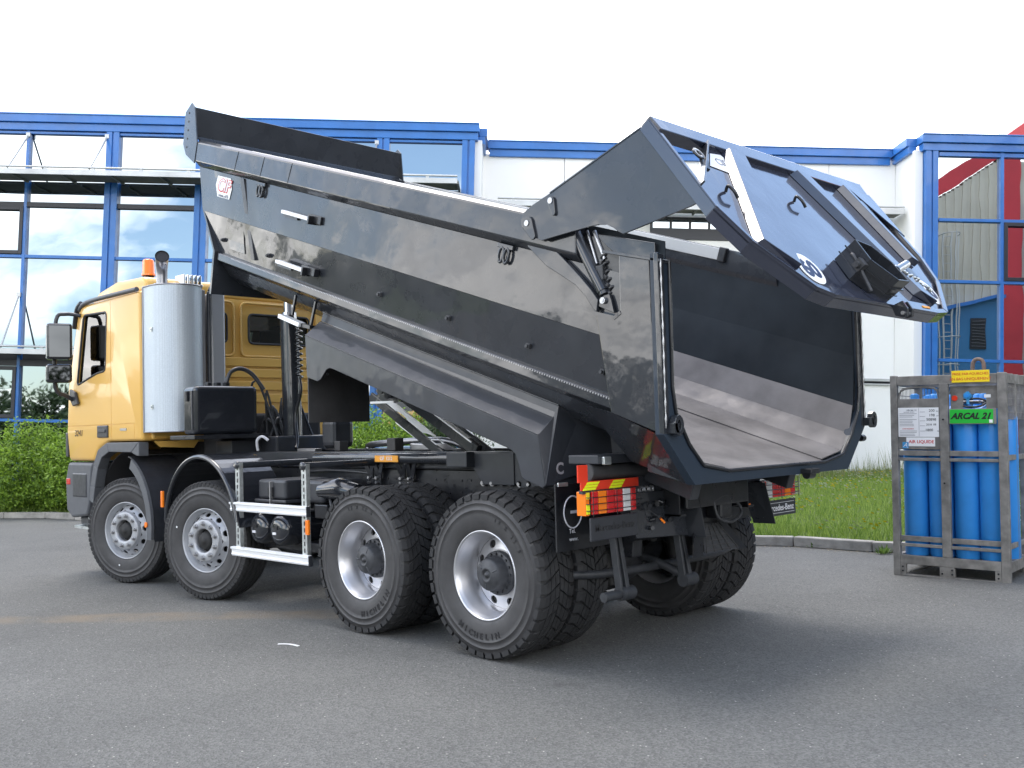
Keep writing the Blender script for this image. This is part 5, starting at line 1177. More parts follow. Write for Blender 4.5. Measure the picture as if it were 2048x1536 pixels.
for i in range(12):
    y = .95 + rng.uniform(0, .6); z0_ = 1.4 + rng.uniform(0, .3); to('hose', B().tube([(-4.75 + rng.uniform(0, .4), y, z0_), (-4.6 + rng.uniform(0, .3), y + rng.uniform(-.1, .1), z0_ + rng.uniform(.2, .5)), (-4.5 + rng.uniform(0, .4), y + rng.uniform(-.05, .2), 1.36)], rng.uniform(.012, .022), 8), rng.choice(['dark_plastic', 'chassis_black', 'hub_grey']))
rbox('engine_cover', -5.0, -4.6, .65, 1.9, 1.30, 1.75, 'cab_dark', .05)
rbox('cross_beam', -4.62, -4.30, .60, 1.90, 1.34, 1.47, 'black_paint_flat', .01)
to('yellow_cab_foot', B().prism([(-5.06, .14, 1.48), (-5.06, .62, 1.48), (-5.06, .56, 1.40), (-5.06, .20, 1.42)], (.05, 0, 0)), 'yellow_paint')
rbox('relay_drum', -3.25, -3.02, .95, 1.2, 1.37, 1.66, 'dark_plastic', .06)
to('white_hose', B().tube([(-4.1, .78, 1.36), (-4.08, .76, 1.46), (-4.05, .80, 1.50), (-4.0, .84, 1.46)], .014, 8), 'ink_white')
# front tipping cylinder
tcyl = to('tipping_cylinder', B().tube([(-4.18, 1.25, 1.30), (-4.22, 1.25, 2.72)], .098, 28), 'black_paint'); to('cylinder_stage', B().tube([(-4.222, 1.25, 2.72), (-4.225, 1.25, 2.80)], .08, 24).tube([(-4.23, 1.25, 2.80), (-4.24, 1.25, 3.10)], .052, 20), 'chrome', tcyl)
to('cylinder_cradle', B().box(-4.34, -4.02, .95, 1.55, 1.33, 1.50), 'black_paint_flat', tcyl, bevel=.02)
spr = B()
for i in range(60): a = i * .9; spr.v
hl = [(-4.0 + .035 * cos(a * .9), 1.22 + .035 * sin(a * .9), 2.10 + a * .0085) for a in range(66)]; to('coiled_hose', B().tube(hl, .010, 6), 'chassis_black')
to('hose', B().tube([(-4.0, 1.22, 2.10), (-3.98, 1.22, 1.95), (-4.05, 1.2, 1.7), (-3.95, 1.15, 1.45), (-3.9, 1.1, 1.37)], .018, 8), 'chassis_black')
# body stabiliser between frame and body
AA, BB_ = atY(742, 792, .95), atY(888, 905, .95)
s1 = to('stabiliser_arm', B().bar((AA.x, .95, AA.z), (BB_.x, .95, BB_.z - .03), .03, .075, (0, 0, 1)), 'black_paint', bevel=.006)
to('stabiliser_arm', B().bar((AA.x, 1.52, AA.z), (BB_.x, 1.52, BB_.z - .03), .03, .06, (0, 0, 1)), 'black_paint', bevel=.006)
# plate with two oval openings between the arms, painted white for its sky glare
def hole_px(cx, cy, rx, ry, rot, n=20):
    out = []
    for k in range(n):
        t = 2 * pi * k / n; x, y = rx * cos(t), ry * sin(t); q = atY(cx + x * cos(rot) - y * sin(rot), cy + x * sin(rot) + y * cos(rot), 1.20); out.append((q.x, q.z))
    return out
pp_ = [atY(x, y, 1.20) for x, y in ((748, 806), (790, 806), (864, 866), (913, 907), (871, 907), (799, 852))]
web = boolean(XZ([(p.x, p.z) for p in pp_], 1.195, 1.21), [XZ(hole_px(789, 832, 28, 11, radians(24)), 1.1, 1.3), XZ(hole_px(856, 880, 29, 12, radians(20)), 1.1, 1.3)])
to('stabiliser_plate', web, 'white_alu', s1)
C0, C1 = atY(800, 792, .95), atY(948, 898, .95)
s2 = to('stabiliser_arm', B().bar((C0.x, 1.0, C0.z), (C1.x, 1.0, C1.z - .02), .06, .10, (0, 0, 1)), 'black_paint', bevel=.006); to('arm_glare', B().bar((C0.x + .02, .99, C0.z + .05), (C1.x - .05, .99, C1.z + .055), .05, .012, (0, 0, 1)), 'white_alu', s2)  # white strips here are painted glare along the dark arms
to('stabiliser_arm', B().bar((C0.x, 1.5, C0.z), (C1.x, 1.5, C1.z - .02), .06, .07, (0, 0, 1)), 'black_paint', bevel=.006)
to('arm_glare', B().bar((C0.x - .40, .95, C0.z - .045), (C0.x - .06, .95, C0.z - .05), .05, .02, (0, 0, 1)), 'white_alu', s2)
to('stabiliser_tube', B().tube([(C0.x - .05, .85, C0.z + .03), (C0.x - .05, 1.65, C0.z + .03)], .055, 16).bar((C0.x - .45, .98, C0.z - .02), (C0.x, .98, C0.z + .0), .08, .08), 'black_paint', s2)
for y_ in (1.05, 1.45): to('stabiliser_link', B().bar((AA.x, y_, AA.z + .02), (C0.x + .1, y_, C0.z + .42), .06, .08), 'black_paint', bevel=.006)

# ------------------------------------------------------------------ tipper body; local axes a (rearwards), y, c (up)
TH = radians(18.3); OBD = Vector((1.0, 0, 1.3)); AX = Vector((cos(TH), 0, -sin(TH))); CX = Vector((sin(TH), 0, cos(TH)))
MB = basis(AX, (0, 1, 0), CX, OBD)
def aR(c): return .505 - .331 * c                      # rear edge (the frame plane x = 1.5)
def aF(c): return -5.50 if c > 1.15 else -5.50 + (1.15 - c) * .43 if c > .75 else -5.33 + (.75 - c) * .90 if c > .40 else -5.015 + (.40 - c) * .12
body = empty('tipper_body', M=MB, parent=truck)
def bo(name, b_, m, parent=None, **k): return obj(name, b_, MT[m] if isinstance(m, str) else m, parent or body, MB, **k)
sub = 26
def skin(name, y0, c0, y1, c1, m, side, th=.012, parent=None, n=1, af=None, ar=None, **k):
    """a plate running the length of the body between two section points"""
    s = (lambda y: y) if side == 0 else (lambda y: 2.5 - y)
    p = [((af or aF)(c0), s(y0), c0), ((ar or aR)(c0), s(y0), c0), ((ar or aR)(c1), s(y1), c1), ((af or aF)(c1), s(y1), c1)]
    d = Vector((0, y1 - y0, c1 - c0)); nn = Vector((0, -d.z, d.y)).normalized() * th
    if nn.y < 0: nn = -nn
    if abs(nn.y) < 1e-3: nn = Vector((0, 0, -th))
    if side: nn.y = -nn.y
    b = B(); b.prism(p, nn); return bo(name, fix_normals(b.mesh(name)), m, parent, **k)
for sd in (0, 1):
    S = (lambda y: y) if sd == 0 else (lambda y: 2.5 - y)
    skin('side_panel', .055, 1.125, .060, .735, 'black_paint', sd, .012)
    skin('side_panel', .060, .733, .112, .400, 'black_paint', sd, .012)
    # top rail: box with a chamfered upper edge and a slanted underside, cut in bays by weld seams
    sec = [(.030, 1.372), (.000, 1.345), (.000, 1.172), (.052, 1.127), (.075, 1.127), (.125, 1.20), (.125, 1.372)]
    b = B(); yz = [(S(y), c) for y, c in sec]
    vs = [(aF(c), y, c) for y, c in yz] + [(aR(c) - (.62 if c > 1.1 else 0), y, c) for y, c in yz]; m_ = len(sec)
    b.add(vs, [tuple(range(m_))[::-1], tuple(range(m_, 2 * m_))] + [(i, (i + 1) % m_, m_ + (i + 1) % m_, m_ + i) for i in range(m_)])
    tr_ = bo('top_rail', fix_normals(b.mesh('top_rail')), 'black_paint', bevel=.008)
    for a in (-4.70, -4.25, -3.80): bo('weld_seam', B().tube([(a, S(.0), 1.345), (a - .012, S(-.002), 1.28), (a - .03, S(.0), 1.175)], .003, 6), 'black_paint', tr_)
    # lower rail
    sec = [(.122, .402), (.086, .392), (.082, .384), (.082, .325), (.150, .288), (.160, .30)]; yz = [(S(y), c) for y, c in sec]; m_ = len(sec)
    vs = [(aF(c) + .05, y, c) for y, c in yz] + [(.30 - .331 * c, y, c) for y, c in yz]; b = B()
    b.add(vs, [tuple(range(m_))[::-1], tuple(range(m_, 2 * m_))] + [(i, (i + 1) % m_, m_ + (i + 1) % m_, m_ + i) for i in range(m_)])
    lr = bo('lower_rail', fix_normals(b.mesh('lower_rail')), 'black_paint', bevel=.005)
    bd = B(); a = -4.7
    while a < .05: bd.box(a, a + .010, min(S(.0805), S(.0825)), max(S(.0805), S(.0825)), .376, .386); a += .022
    bo('rivet_strip', bd, 'brushed_steel', lr, kind='stuff')
    skin('belly_plate', .150, .288, .24, .190, 'black_paint', sd, -.006); skin('belly_plate', .24, .190, .35, .118, 'black_paint', sd, -.006); skin('belly_plate', .35, .118, .64, .070, 'black_paint', sd, -.006)
    for a in (-4.89, -4.078, -2.441, -1.626, -.815, -.167): bo('side_bolt', B().bar((a, S(.10), .525), (a, S(.070), .522), .035, .035, (0, 0, 1)).tube([(a, S(.075), .522), (a, S(.055), .522)], .012, 8), 'hub_grey', bevel=.004)
    # lashing lugs under the top rail
    for a in (-4.33, -1.18):
        b = B()
        for k in range(2):
            c_ = a + k * .05
            pts_ = [(c_ + .022 * cos(t), S(.035), 1.05 + .05 * sin(t)) for t in [i * pi / 6 for i in range(13)]]; b.tube(pts_, .011, 6)
        b.box(a - .05, a + .10, min(S(.03), S(.06)), max(S(.03), S(.06)), 1.095, 1.125); bo('lashing_lug', b, 'black_paint', bevel=.004)
    # inner lining: painted side sheet, then bare wear steel plates
    skin('inner_side', .100, 1.36, .088, .80, 'inner_paint', sd, .006, af=lambda c: aF(c) + .05); skin('inner_side', .088, .799, .132, .455, 'inner_paint', sd, .006, af=lambda c: aF(c) + .05)
    skin('wear_plate', .134, .452, .205, .262, 'worn_steel', sd, .008, af=lambda c: aF(c) + .06, ar=lambda c: aR(c) - .004)
    skin('wear_plate', .207, .258, .345, .147, 'worn_steel', sd, .008, af=lambda c: aF(c) + .06, ar=lambda c: aR(c) - .004)
    skin('wear_plate', .347, .145, .645, .098, 'worn_steel', sd, .008, af=lambda c: aF(c) + .06, ar=lambda c: aR(c) - .004)
b = B(); b.box(-4.94, .478, .647, 1.853, .085, .097); bo('floor_plate', b, 'worn_steel')
b = B(); b.box(-4.97, .44, .64, 1.86, .055, .070); bo('belly_plate', b, 'black_paint_flat')
for y in (.62, 1.80): bo('long_beam', B().box(-3.2, .30, y, y + .09, -.17, .053), 'black_paint_flat', bevel=.006)
for i in range(6): bo('cross_beam', B().box(-3.0 + i * .6, -2.94 + i * .6, .66, 1.84, -.03, .054), 'black_paint_flat')
# front wall and its board above the rim
fw = [(aF(c), c) for c in (1.66, 1.15, .75, .40, .0)]; fw[0] = (-5.60, 1.40)
b = B(); b.sheet([(a, .06, c) for a, c in fw], [(a, 2.44, c) for a, c in fw], (.03, 0, .0)); bo('front_wall', b, 'black_paint')
b = B(); b.prism([(-5.65, .0, 1.665), (-5.65, 2.5, 1.665), (-5.60, 2.5, 1.40), (-5.60, .0, 1.40)], (.02, 0, 0)); b2 = bo('spill_board', b, 'black_paint', bevel=.004)
b = B(); b.prism([(-5.60, .0, 1.398), (-5.60, 2.5, 1.398), (-5.45, 2.42, 1.33), (-5.45, .08, 1.33)], (.0, 0, .012)); bo('board_fold', b, 'black_paint', b2)
b = B(); b.prism([(-5.80, -.006, 1.60), (-5.70, -.006, 1.70), (-5.63, -.006, 1.665), (-5.49, -.006, 1.34), (-5.49, -.006, 1.15), (-5.68, -.006, 1.21), (-5.76, -.006, 1.30)], (0, .012, 0)); ep_ = bo('end_plate', b, 'black_paint', b2)
for i in range(5): bo('end_plate_hole', B().tube([(-5.72 + i * .01, -.0065, 1.60 - i * .08), (-5.72 + i * .01, -.009, 1.60 - i * .08)], .010, 8), 'ink_black', b2)
b = B(); b.prism([(-5.80, 2.506, 1.60), (-5.70, 2.506, 1.70), (-5.63, 2.506, 1.665), (-5.49, 2.506, 1.34), (-5.49, 2.506, 1.15), (-5.76, 2.506, 1.30)], (0, -.012, 0)); bo('end_plate', b, 'black_paint', b2)
# front corner panel with the maker's sticker, and the upright fin beside it
b = B(); b.prism([(-5.20, .052, 1.124), (-4.69, .052, 1.124), (-4.52, .072, .60), (-4.50, .095, .46), (-4.78, .095, .46)], (0, .003, 0)); bo('corner_panel', fix_normals(b.mesh('corner_panel')), 'black_paint', bevel=.002)
b = B(); b.prism([(-4.69, .062, 1.12), (-4.62, .062, 1.12), (-4.30, .105, .44), (-4.36, .105, .44)], (0, -.022, 0)); bo('upright_fin', fix_normals(b.mesh('fin')), 'black_paint_flat', bevel=.003)
stk = bo('maker_sticker', B().prism([(-5.10, .0495, 1.09), (-4.86, .0495, 1.09), (-4.82, .0505, 1.00), (-4.84, .0515, .90), (-5.06, .0515, .90), (-5.12, .0505, 1.00)], (0, .002, 0)), 'sticker_white')
text('lettering', 'CIF', .165, MT['ink_red'], stk, MB @ basis((1, 0, 0), (0, 0, 1), (0, -1, 0), (-4.965, .0485, 1.005)), .0004, bold=.006, shear=.2)
text('lettering', 'CIF', .155, MT['ink_white'], stk, MB @ basis((1, 0, 0), (0, 0, 1), (0, -1, 0), (-4.965, .0475, 1.008)), .0004, bold=.001, shear=.2)
text('lettering', 'www.cif.fr', .045, MT['ink_blue'], stk, MB @ basis((1, 0, 0), (0, 0, 1), (0, -1, 0), (-4.95, .0475, .918)), .0004)
# fold-down steps (pale treads) on the front of the side
for (a0, c0) in ((-3.86, .953), (-3.83, .533)):
    st_ = bo('folding_step', B().box(a0 + .0, a0 + .42, .0, .055, c0 - .035, c0 - .005), 'white_alu', bevel=.004)
    bo('step_bracket', B().box(a0 + .35, a0 + .55, .035, .085, c0 - .045, c0 + .02).box(a0 + .42, a0 + .445, -.01, .07, c0 - .06, c0 + .01), 'chassis_black', st_, bevel=.004); bo('step_bracket', B().box(a0 - .02, a0 + .2, .04, .06, c0 - .06, c0 - .04), 'chassis_black', st_)
# hanging step below the lower rail
h0, h1 = atY(563, 632, .16), atY(604, 650, .16)
hs = to('hanging_step', B().bar((h0.x, .16, h0.z), (h1.x, .16, h1.z), .07, .035, (0, 0, 1)), 'white_alu', body)
t0, t1 = atY(632, 603, .16), atY(622, 650, .16); t2, t3 = atY(592, 590, .16), atY(585, 630, .16)
to('step_strap', B().bar((t2.x, .16, t2.z), (t3.x, .16, t3.z), .02, .02), 'chassis_black', body)
to('step_strap', B().bar((t0.x, .16, t0.z), (t1.x, .16, t1.z), .02, .02).bar((h1.x, .17, h1.z), (t1.x, .17, t1.z - .02), .05, .03), 'chassis_black', body)

for y0, y1 in ((.127, .140), (2.360, 2.373)):
    rr2 = bo('rim_strip', B().box(-5.3, -1.02, y0, y1, 1.27, 1.365), 'galvanised', bevel=.003); bo('rail_bracket', B().box(-1.08, -1.01, y0 - .02, y1 + .015, 1.26, 1.38), 'chassis_black', rr2, bevel=.008)  # pale strip along the inside of each rim, with an end block
# ---- rear frame (vertical plate, x = 1.5)
fr_out = [(0.0, 2.50), (0.0, 1.465), (.29, 1.165), (2.21, 1.165), (2.5, 1.465), (2.5, 2.50)]
fr_in = [(.095, 2.46), (.088, 1.735), (.115, 1.585), (.235, 1.405), (.375, 1.275), (.65, 1.232), (1.85, 1.232), (2.125, 1.275), (2.265, 1.405), (2.385, 1.585), (2.412, 1.735), (2.405, 2.46)]
b = B(); nI, nO = len(fr_in), len(fr_out); xf, xb = 1.50, 1.44
mp_ = [0, 0, 1, 1, 2, 2, 3, 3, 4, 4, 5, 5]
fr_o2 = [(0, 2.50), (0, 1.735), (0, 1.585), (.0, 1.465), (.145, 1.315), (.29, 1.165), (2.21, 1.165), (2.355, 1.315), (2.5, 1.465), (2.5, 1.585), (2.5, 1.735), (2.5, 2.50)]
vs = [(xf, *p) for p in fr_o2] + [(xf, *p) for p in fr_in] + [(xb, *p) for p in fr_o2] + [(xb, *p) for p in fr_in]; n_ = 12; fs = []
for i in range(n_ - 1): fs += [(i, i + 1, n_ + i + 1, n_ + i), (2 * n_ + i, 3 * n_ + i, 3 * n_ + i + 1, 2 * n_ + i + 1), (i, 2 * n_ + i, 2 * n_ + i + 1, i + 1), (n_ + i, n_ + i + 1, 3 * n_ + i + 1, 3 * n_ + i)]
fs += [(0, n_, 3 * n_, 2 * n_), (n_ - 1, 3 * n_ - 1, 4 * n_ - 1, 2 * n_ - 1)]
b.add(vs, fs); rfr = to('rear_frame', fix_normals(b.mesh('rear_frame')), 'blue_black_frame', body, bevel=.006)
# rounded lip inside the opening
to('frame_lip', B().tube([(1.507, y, z) for y, z in fr_in], .011, 6), 'chassis_black', rfr)
# lower cross member behind the frame edge and the slanted side plates to the belly
b = B(); b.prism([(1.44, .30, 1.17), (1.44, 2.20, 1.17), (1.15, 2.20, 1.24), (1.15, .30, 1.24)], (0, 0, .05)); to('frame_sill', b, 'black_paint', body, bevel=.004)
for sd in (0, 1):
    S = (lambda y: y) if sd == 0 else (lambda y: 2.5 - y)
    # big corner plate seen below the post, reflecting the tail lights
    b = B(); p = [(1.44, S(.012), 1.47), (1.44, S(.295), 1.168), (1.12, S(.50), 1.21), (.98, S(.36), 1.30), (.90, S(.03), 1.65), (1.12, S(.012), 1.60)]
    b.add([*p, *[(x, y + (.015 if sd == 0 else -.015), z) for x, y, z in p]], [(0, 1, 2, 3, 4, 5), (11, 10, 9, 8, 7, 6)] + [(i, (i + 1) % 6, 6 + (i + 1) % 6, 6 + i) for i in range(6)])
    to('corner_plate', fix_normals(b.mesh('corner_plate')), 'black_paint', body)
    def pl(name, pts, y0, th, m='black_paint', parent=None, **k):
        b = B(); b.prism([(x, S(y0), z) for x, z in pts], (0, th if sd == 0 else -th, 0)); return to(name, fix_normals(b.mesh(name)), m, parent or body, **k)
    # closed post box
    po = pl('rear_post', [(1.215, 2.522), (1.432, 2.465), (1.452, 1.478), (1.12, 1.60), (1.03, 2.19), (1.16, 2.156), (1.212, 2.184)], .004, .080, bevel=.006)
    pl('post_edge', [(1.468, 2.50), (1.500, 2.49), (1.502, 1.468), (1.472, 1.474)], -.004, .06, 'black_paint', po, bevel=.004)
    pl('post_groove', [(1.43, 2.46), (1.47, 2.45), (1.473, 1.48), (1.45, 1.48)], .05, .03, 'chassis_black', po)
    to('weld_bead', B().tube([(1.508, S(.012), z) for z in np.linspace(1.50, 2.46, 34)], [.004 + .0022 * ((i * 7) % 3) for i in range(34)], 5), 'nut_steel', po)
    # top cap of the post
    pl('post_cap', [(.99, 2.69), (1.12, 2.655), (1.437, 2.566), (1.437, 2.475), (1.145, 2.545), (1.08, 2.60)], .060, .02, 'black_paint', po, bevel=.004)
    to('post_cap', B().prism([(1.09, S(.0), 2.552), (1.509, S(.0), 2.440), (1.509, S(.115), 2.440), (1.09, S(.115), 2.552)], (.002, 0, .018)), 'black_paint', po, bevel=.003)
    pl('post_back', [(.90, 2.70), (1.21, 2.60), (1.21, 2.2), (1.03, 2.2), (.90, 2.34)], .062, .01, 'chassis_black', po)
    # curved hinge bracket
    arm_px = [(1046, 440), (1050, 470), (1056, 494), (1072, 511), (1092, 532), (1122, 551), (1150, 570), (1170, 592), (1186, 618), (1193, 624), (1196, 600), (1180, 577), (1160, 553), (1140, 531), (1118, 508), (1100, 492), (1085, 478), (1075, 440)]
    ap = [atY(x, y, .02) for x, y in arm_px]; pl('hinge_bracket', [(p.x, p.z) for p in ap], .02, .03, bevel=.004)
    # gate cylinder and its pipes
    c0, c1 = atY(1151, 466, .045), atY(1207, 583, .045)
    gc = to('gate_cylinder', B().tube([(c0.x, S(.045), c0.z), (c1.x, S(.045), c1.z)], .038, 20).tube([(c1.x, S(.045), c1.z), (c1.x + .008, S(.045), c1.z - .02)], .033, 16), 'black_paint', body)
    d1, d2 = atY(1178, 462, .07), atY(1197, 528, .07); to('gate_cylinder_pipe', B().tube([(d1.x, S(.055), d1.z), (d2.x, S(.055), d2.z)], .009, 8).tube([(d1.x + .05, S(.06), d1.z - .01), (d2.x + .06, S(.06), d2.z + .02)], .014, 8), 'nut_steel', gc)
    v0 = atY(1204, 545, .06); to('check_valve', B().box(v0.x - .035, v0.x + .03, min(S(.03), S(.09)), max(S(.03), S(.09)), v0.z - .05, v0.z + .04), 'hub_grey', gc, bevel=.006)
    for k in range(5):
        q = atY(1215 + k * 4, 520 + k * 16, .10); to('hose', B().tube([(q.x - .03, S(.09), q.z - .05), (q.x, S(.05), q.z + .02), (q.x + .05, S(.09), q.z + .03)], .010, 7), 'chassis_black', gc)
        to('fitting', B().tube([(q.x - .02, S(.06), q.z - .02), (q.x - .0, S(.05), q.z - .0)], .013, 6), 'nut_steel', gc)
    k0 = [atY(x, y, .03) for x, y in ((1208, 590), (1218, 588), (1222, 600), (1228, 626), (1190, 610))]
    pl('cylinder_foot', [(p.x, p.z) for p in k0], .03, .02, 'black_paint', gc, bevel=.003); fpv = atY(1206, 601, .02); to('pin', B().tube([(fpv.x, S(.03), fpv.z), (fpv.x, S(.012), fpv.z)], .020, 14).tube([(fpv.x, S(.012), fpv.z), (fpv.x, S(.008), fpv.z)], .011, 8), 'nut_steel', gc)
    sh_ = [atY(x, y, .02) for x, y in ((1190, 622), (1232, 632), (1243, 622), (1246, 628), (1232, 640), (1189, 629))]; pl('pocket_lip', [(p.x, p.z) for p in sh_], .0, .08, 'black_paint', body)
    # latch eye at the foot of the post
    q = atX(1342, 852, 1.53) if sd == 0 else atX(1741, 838, 1.53); q = Vector((1.53, S(.085) if sd == 0 else 2.56, 1.515))
    b = B(); n_ = 16; o_ = [(.045 * cos(t) * (1.0), .060 * sin(t)) for t in [i * 2 * pi / n_ for i in range(n_)]]; i_ = [(.016 * cos(t), .032 * sin(t)) for t in [i * 2 * pi / n_ for i in range(n_)]]
    vs = []
    for dx_ in (-.02, .02): vs += [(q.x + dx_, q.y + u, q.z + v) for u, v in o_] + [(q.x + dx_, q.y + u, q.z + v) for u, v in i_]
    fs = []
    for i in range(n_): j = (i + 1) % n_; fs += [(i, n_ + i, n_ + j, j), (2 * n_ + i, 2 * n_ + j, 3 * n_ + j, 3 * n_ + i), (i, j, 2 * n_ + j, 2 * n_ + i), (n_ + i, 3 * n_ + i, 3 * n_ + j, n_ + j)]
    b.add(vs, fs); to('latch_eye', fix_normals(b.mesh('latch_eye')), 'black_paint', body, bevel=.003)
    to('latch_arm', B().box(1.49, 1.55, min(q.y, S(.03)), max(q.y, S(.03)), 1.47, 1.53), 'black_paint', body, bevel=.004)
# right rim seen from inside carries a bright top; small bits at the frame foot
to('tow_block', B().box(1.49, 1.58, 1.52, 1.64, 1.165, 1.20).tube([(1.53, 1.54, 1.16), (1.53, 1.62, 1.16)], .03, 12), 'chassis_black', body, bevel=.006)
to('frame_peg', B().tube([(1.47, 2.48, 1.38), (1.47, 2.53, 1.38)], .025, 12), 'chassis_black', body)

# ---- body mounted rear mudguards
for sd in (0, 1):
    S = (lambda y: y) if sd == 0 else (lambda y: 2.5 - y)
    m1 = [(-3.36, -.023), (-3.24, -.335), (-3.22, -.345), (-3.08, -.338), (-3.04, -.31), (-2.985, -.215), (-2.945, -.190), (-2.90, -.185), (-.80, -.178), (-.755, -.19), (-.72, -.225), (-.655, -.318), (-.63, -.325), (-.46, -.325), (-.435, -.30), (-.588, -.017)]
    b = B(); b.prism([(a, S(.10), c) for a, c in m1], (0, .010 if sd == 0 else -.010, 0)); mg = bo('mudguard', fix_normals(b.mesh('mudguard')), 'black_paint_flat', bevel=.003)
    def strip(name, pa, pb, m='black_paint_flat'):
        b = B(); b.prism([(pa[0], S(pa[1]), pa[2]), (pb[0], S(pb[1]), pb[2]), (pb[3], S(pb[1]), pb[4]), (pa[3], S(pa[1]), pa[4])], (0, 0, -.008)); bo(name, fix_normals(b.mesh(name)), m, mg, bevel=.002)
    strip('mudguard_top', (-3.36, .10, -.015, -.588, -.010), (-3.36, .218, .105, -.588, .105))
    strip('mudguard_ledge', (-3.36, .219, .106, -.588, .106), (-3.36, .233, .112, -.588, .140), 'black_paint')
    b = B(); b.prism([(-3.36, S(.234), .112), (-.588, S(.234), .135), (-.588, S(.240), .188), (-3.36, S(.240), .188)], (0, .006, 0)); bo('mudguard_wall', fix_normals(b.mesh('mw')), 'black_paint_flat', mg)
    b = B(); b.tube([(-3.36, S(.236), .188), (-.588, S(.236), .188)], .006, 5); b.tube([(-3.36, S(.101), -.013), (-.588, S(.101), -.008)], .004, 5); bo('fold_edge', b, 'brushed_steel' if False else 'black_paint', mg)
    # rear closing plate down to the wheel
    e = [(-.588, .10, -.012), (-.435, .10, -.30), (-.46, .10, -.325), (-.30, .95, -.27), (-.27, .95, -.04), (-.588, .236, .180), (-.588, .215, .11)]
    b = B(); b.add([(a, S(y), c) for a, y, c in e] + [(a - .008, S(y), c) for a, y, c in e], [tuple(range(7)), tuple(range(7, 14))[::-1]] + [(i, (i + 1) % 7, 7 + (i + 1) % 7, 7 + i) for i in range(7)])
    bo('mudguard_end', fix_normals(b.mesh('me')), 'black_paint_flat', mg)
    if sd == 0: text('lettering', 'C', .10, MT['ink_grey'], mg, basis((0, 1, 0), (.0, 0, 1), (1, 0, 0), atX(1120, 938, .655)), .0005, bold=.003)
# hanging flap at the front of the mudguard
f0 = atY(617, 752, .14); yF = atX(739, 765, f0.x + .02).y
for sd in (0, 1):
    S = (lambda y: y) if sd == 0 else (lambda y: 2.5 - y)
    fl = to('mud_flap', B().box(f0.x, f0.x + .012, min(S(.13), S(yF)), max(S(.13), S(yF)), f0.z - .39, f0.z + .10), 'rubber'); fl.data = fl.data.copy()
    for y in (.32, .52): to('flap_bolt', B().tube([(f0.x + .012, S(y), f0.z + .02), (f0.x + .022, S(y), f0.z + .02)], .012, 8), 'nut_steel', fl)

# ---- tailgate, hinged at the top: s (down the gate), y, n (outwards)
G_ = Vector((.593, 0, -.805)).normalized(); GN = Vector((0, 1, 0)); GN = G_.cross(Vector((0, 1, 0)))
MG = basis(G_, (0, 1, 0), GN, Vector((1.416, 0, 3.265)) + GN * .05)
gate = empty('tailgate', M=MG, parent=truck)
def go(name, b_, m, parent=None, **k): return obj(name, b_, MT[m] if isinstance(m, str) else m, parent or gate, MG, **k)
gp = [(.07, -.06), (.78, -.06), (1.02, .05), (1.32, .41), (1.36, .58), (1.38, 1.95), (1.36, 2.14), (1.05, 2.50), (.80, 2.60), (.03, 2.58)]
gs = [(.06, .44), (.18, .42), (.62, -.05)] + gp[1:]
b = B(); b.prism([(s, y, -.012) for s, y in gs], (0, 0, .010)); sheet_ = go('gate_sheet', b, 'gate_blue')
go('corner_edge', B().bar((.15, .43, .02), (.62, -.055, .02), .012, .06, (0, 0, 1)), 'black_paint', bevel=.002)
H = .085
def edge_plate(p, q, w, H=.085, D=0.0, name='gate_edge', m='gate_blue'):
    """channel along the outline: web on the edge, flange turned inwards"""
    p, q = Vector((*p, 0)), Vector((*q, 0)); d = (q - p).normalized(); i_ = Vector((-d.y, d.x, 0)); c_ = Vector((.69, 1.25, 0))
    if i_.dot(c_ - p) < 0: i_ = -i_
    dn = Vector((0, 0, D)); b = B(); b.prism([p - dn, q - dn, q + i_ * .010 - dn, p + i_ * .010 - dn], (0, 0, H + D)); b.prism([p + Vector((0, 0, H)), q + Vector((0, 0, H)), q + i_ * w + Vector((0, 0, H)), p + i_ * w + Vector((0, 0, H))], (0, 0, .008)); go(name, fix_normals(b.mesh(name)), m, bevel=.002)
ws_ = [.03, .03, .03, .035, .07, .035, .045, .045, .045]
HD = [(.01, .065), (.012, .075), (.010, .08), (.010, .08), (.010, .08), (.010, .08), (.012, .08), (.012, .06), (.012, .06)]
for i in range(len(gp) - 1): edge_plate(gp[i], gp[i + 1], ws_[i], *HD[i])
# top box member
b = B(); b.prism([(.06, -.06, -.05), (.03, 2.58, -.05), (.16, 2.54, -.05), (.17, -.04, -.05)], (0, 0, .082)); go('gate_top_beam', fix_normals(b.mesh('tb')), 'gate_blue', bevel=.006)
# upright ribs (hat sections)
def rib(s0, ya, yb, s1, yc, yd, s1b=None, h=.05, sl=.035):
    s1b = s1b or s1; b = B()
    top = [(s0, ya), (s0, yb), (s1b, yd), (s1, yc)]; base = [(s0, ya - sl), (s0, yb + sl * .3), (s1b, yd + sl * .3), (s1, yc - sl)]
    b.add([(s, y, 0) for s, y in base] + [(s, y, h) for s, y in top], [(3, 2, 1, 0), (4, 5, 6, 7)] + [(i, (i + 1) % 4, 4 + (i + 1) % 4, 4 + i) for i in range(4)])
    go('gate_rib', fix_normals(b.mesh('gate_rib')), 'gate_blue', bevel=.003)
rib(.165, .64, .80, 1.03, .12, .34, 1.19)
rib(.165, 1.46, 1.60, 1.22, 1.86, 2.0, 1.30)
rib(.16, 2.12, 2.17, .86, 2.26, 2.32, .9, sl=.02)
go('corner_gusset', B().prism([(.17, 2.22, .031), (.60, 2.54, .031), (.17, 2.54, .031)], (0, 0, .008)), 'gate_blue')
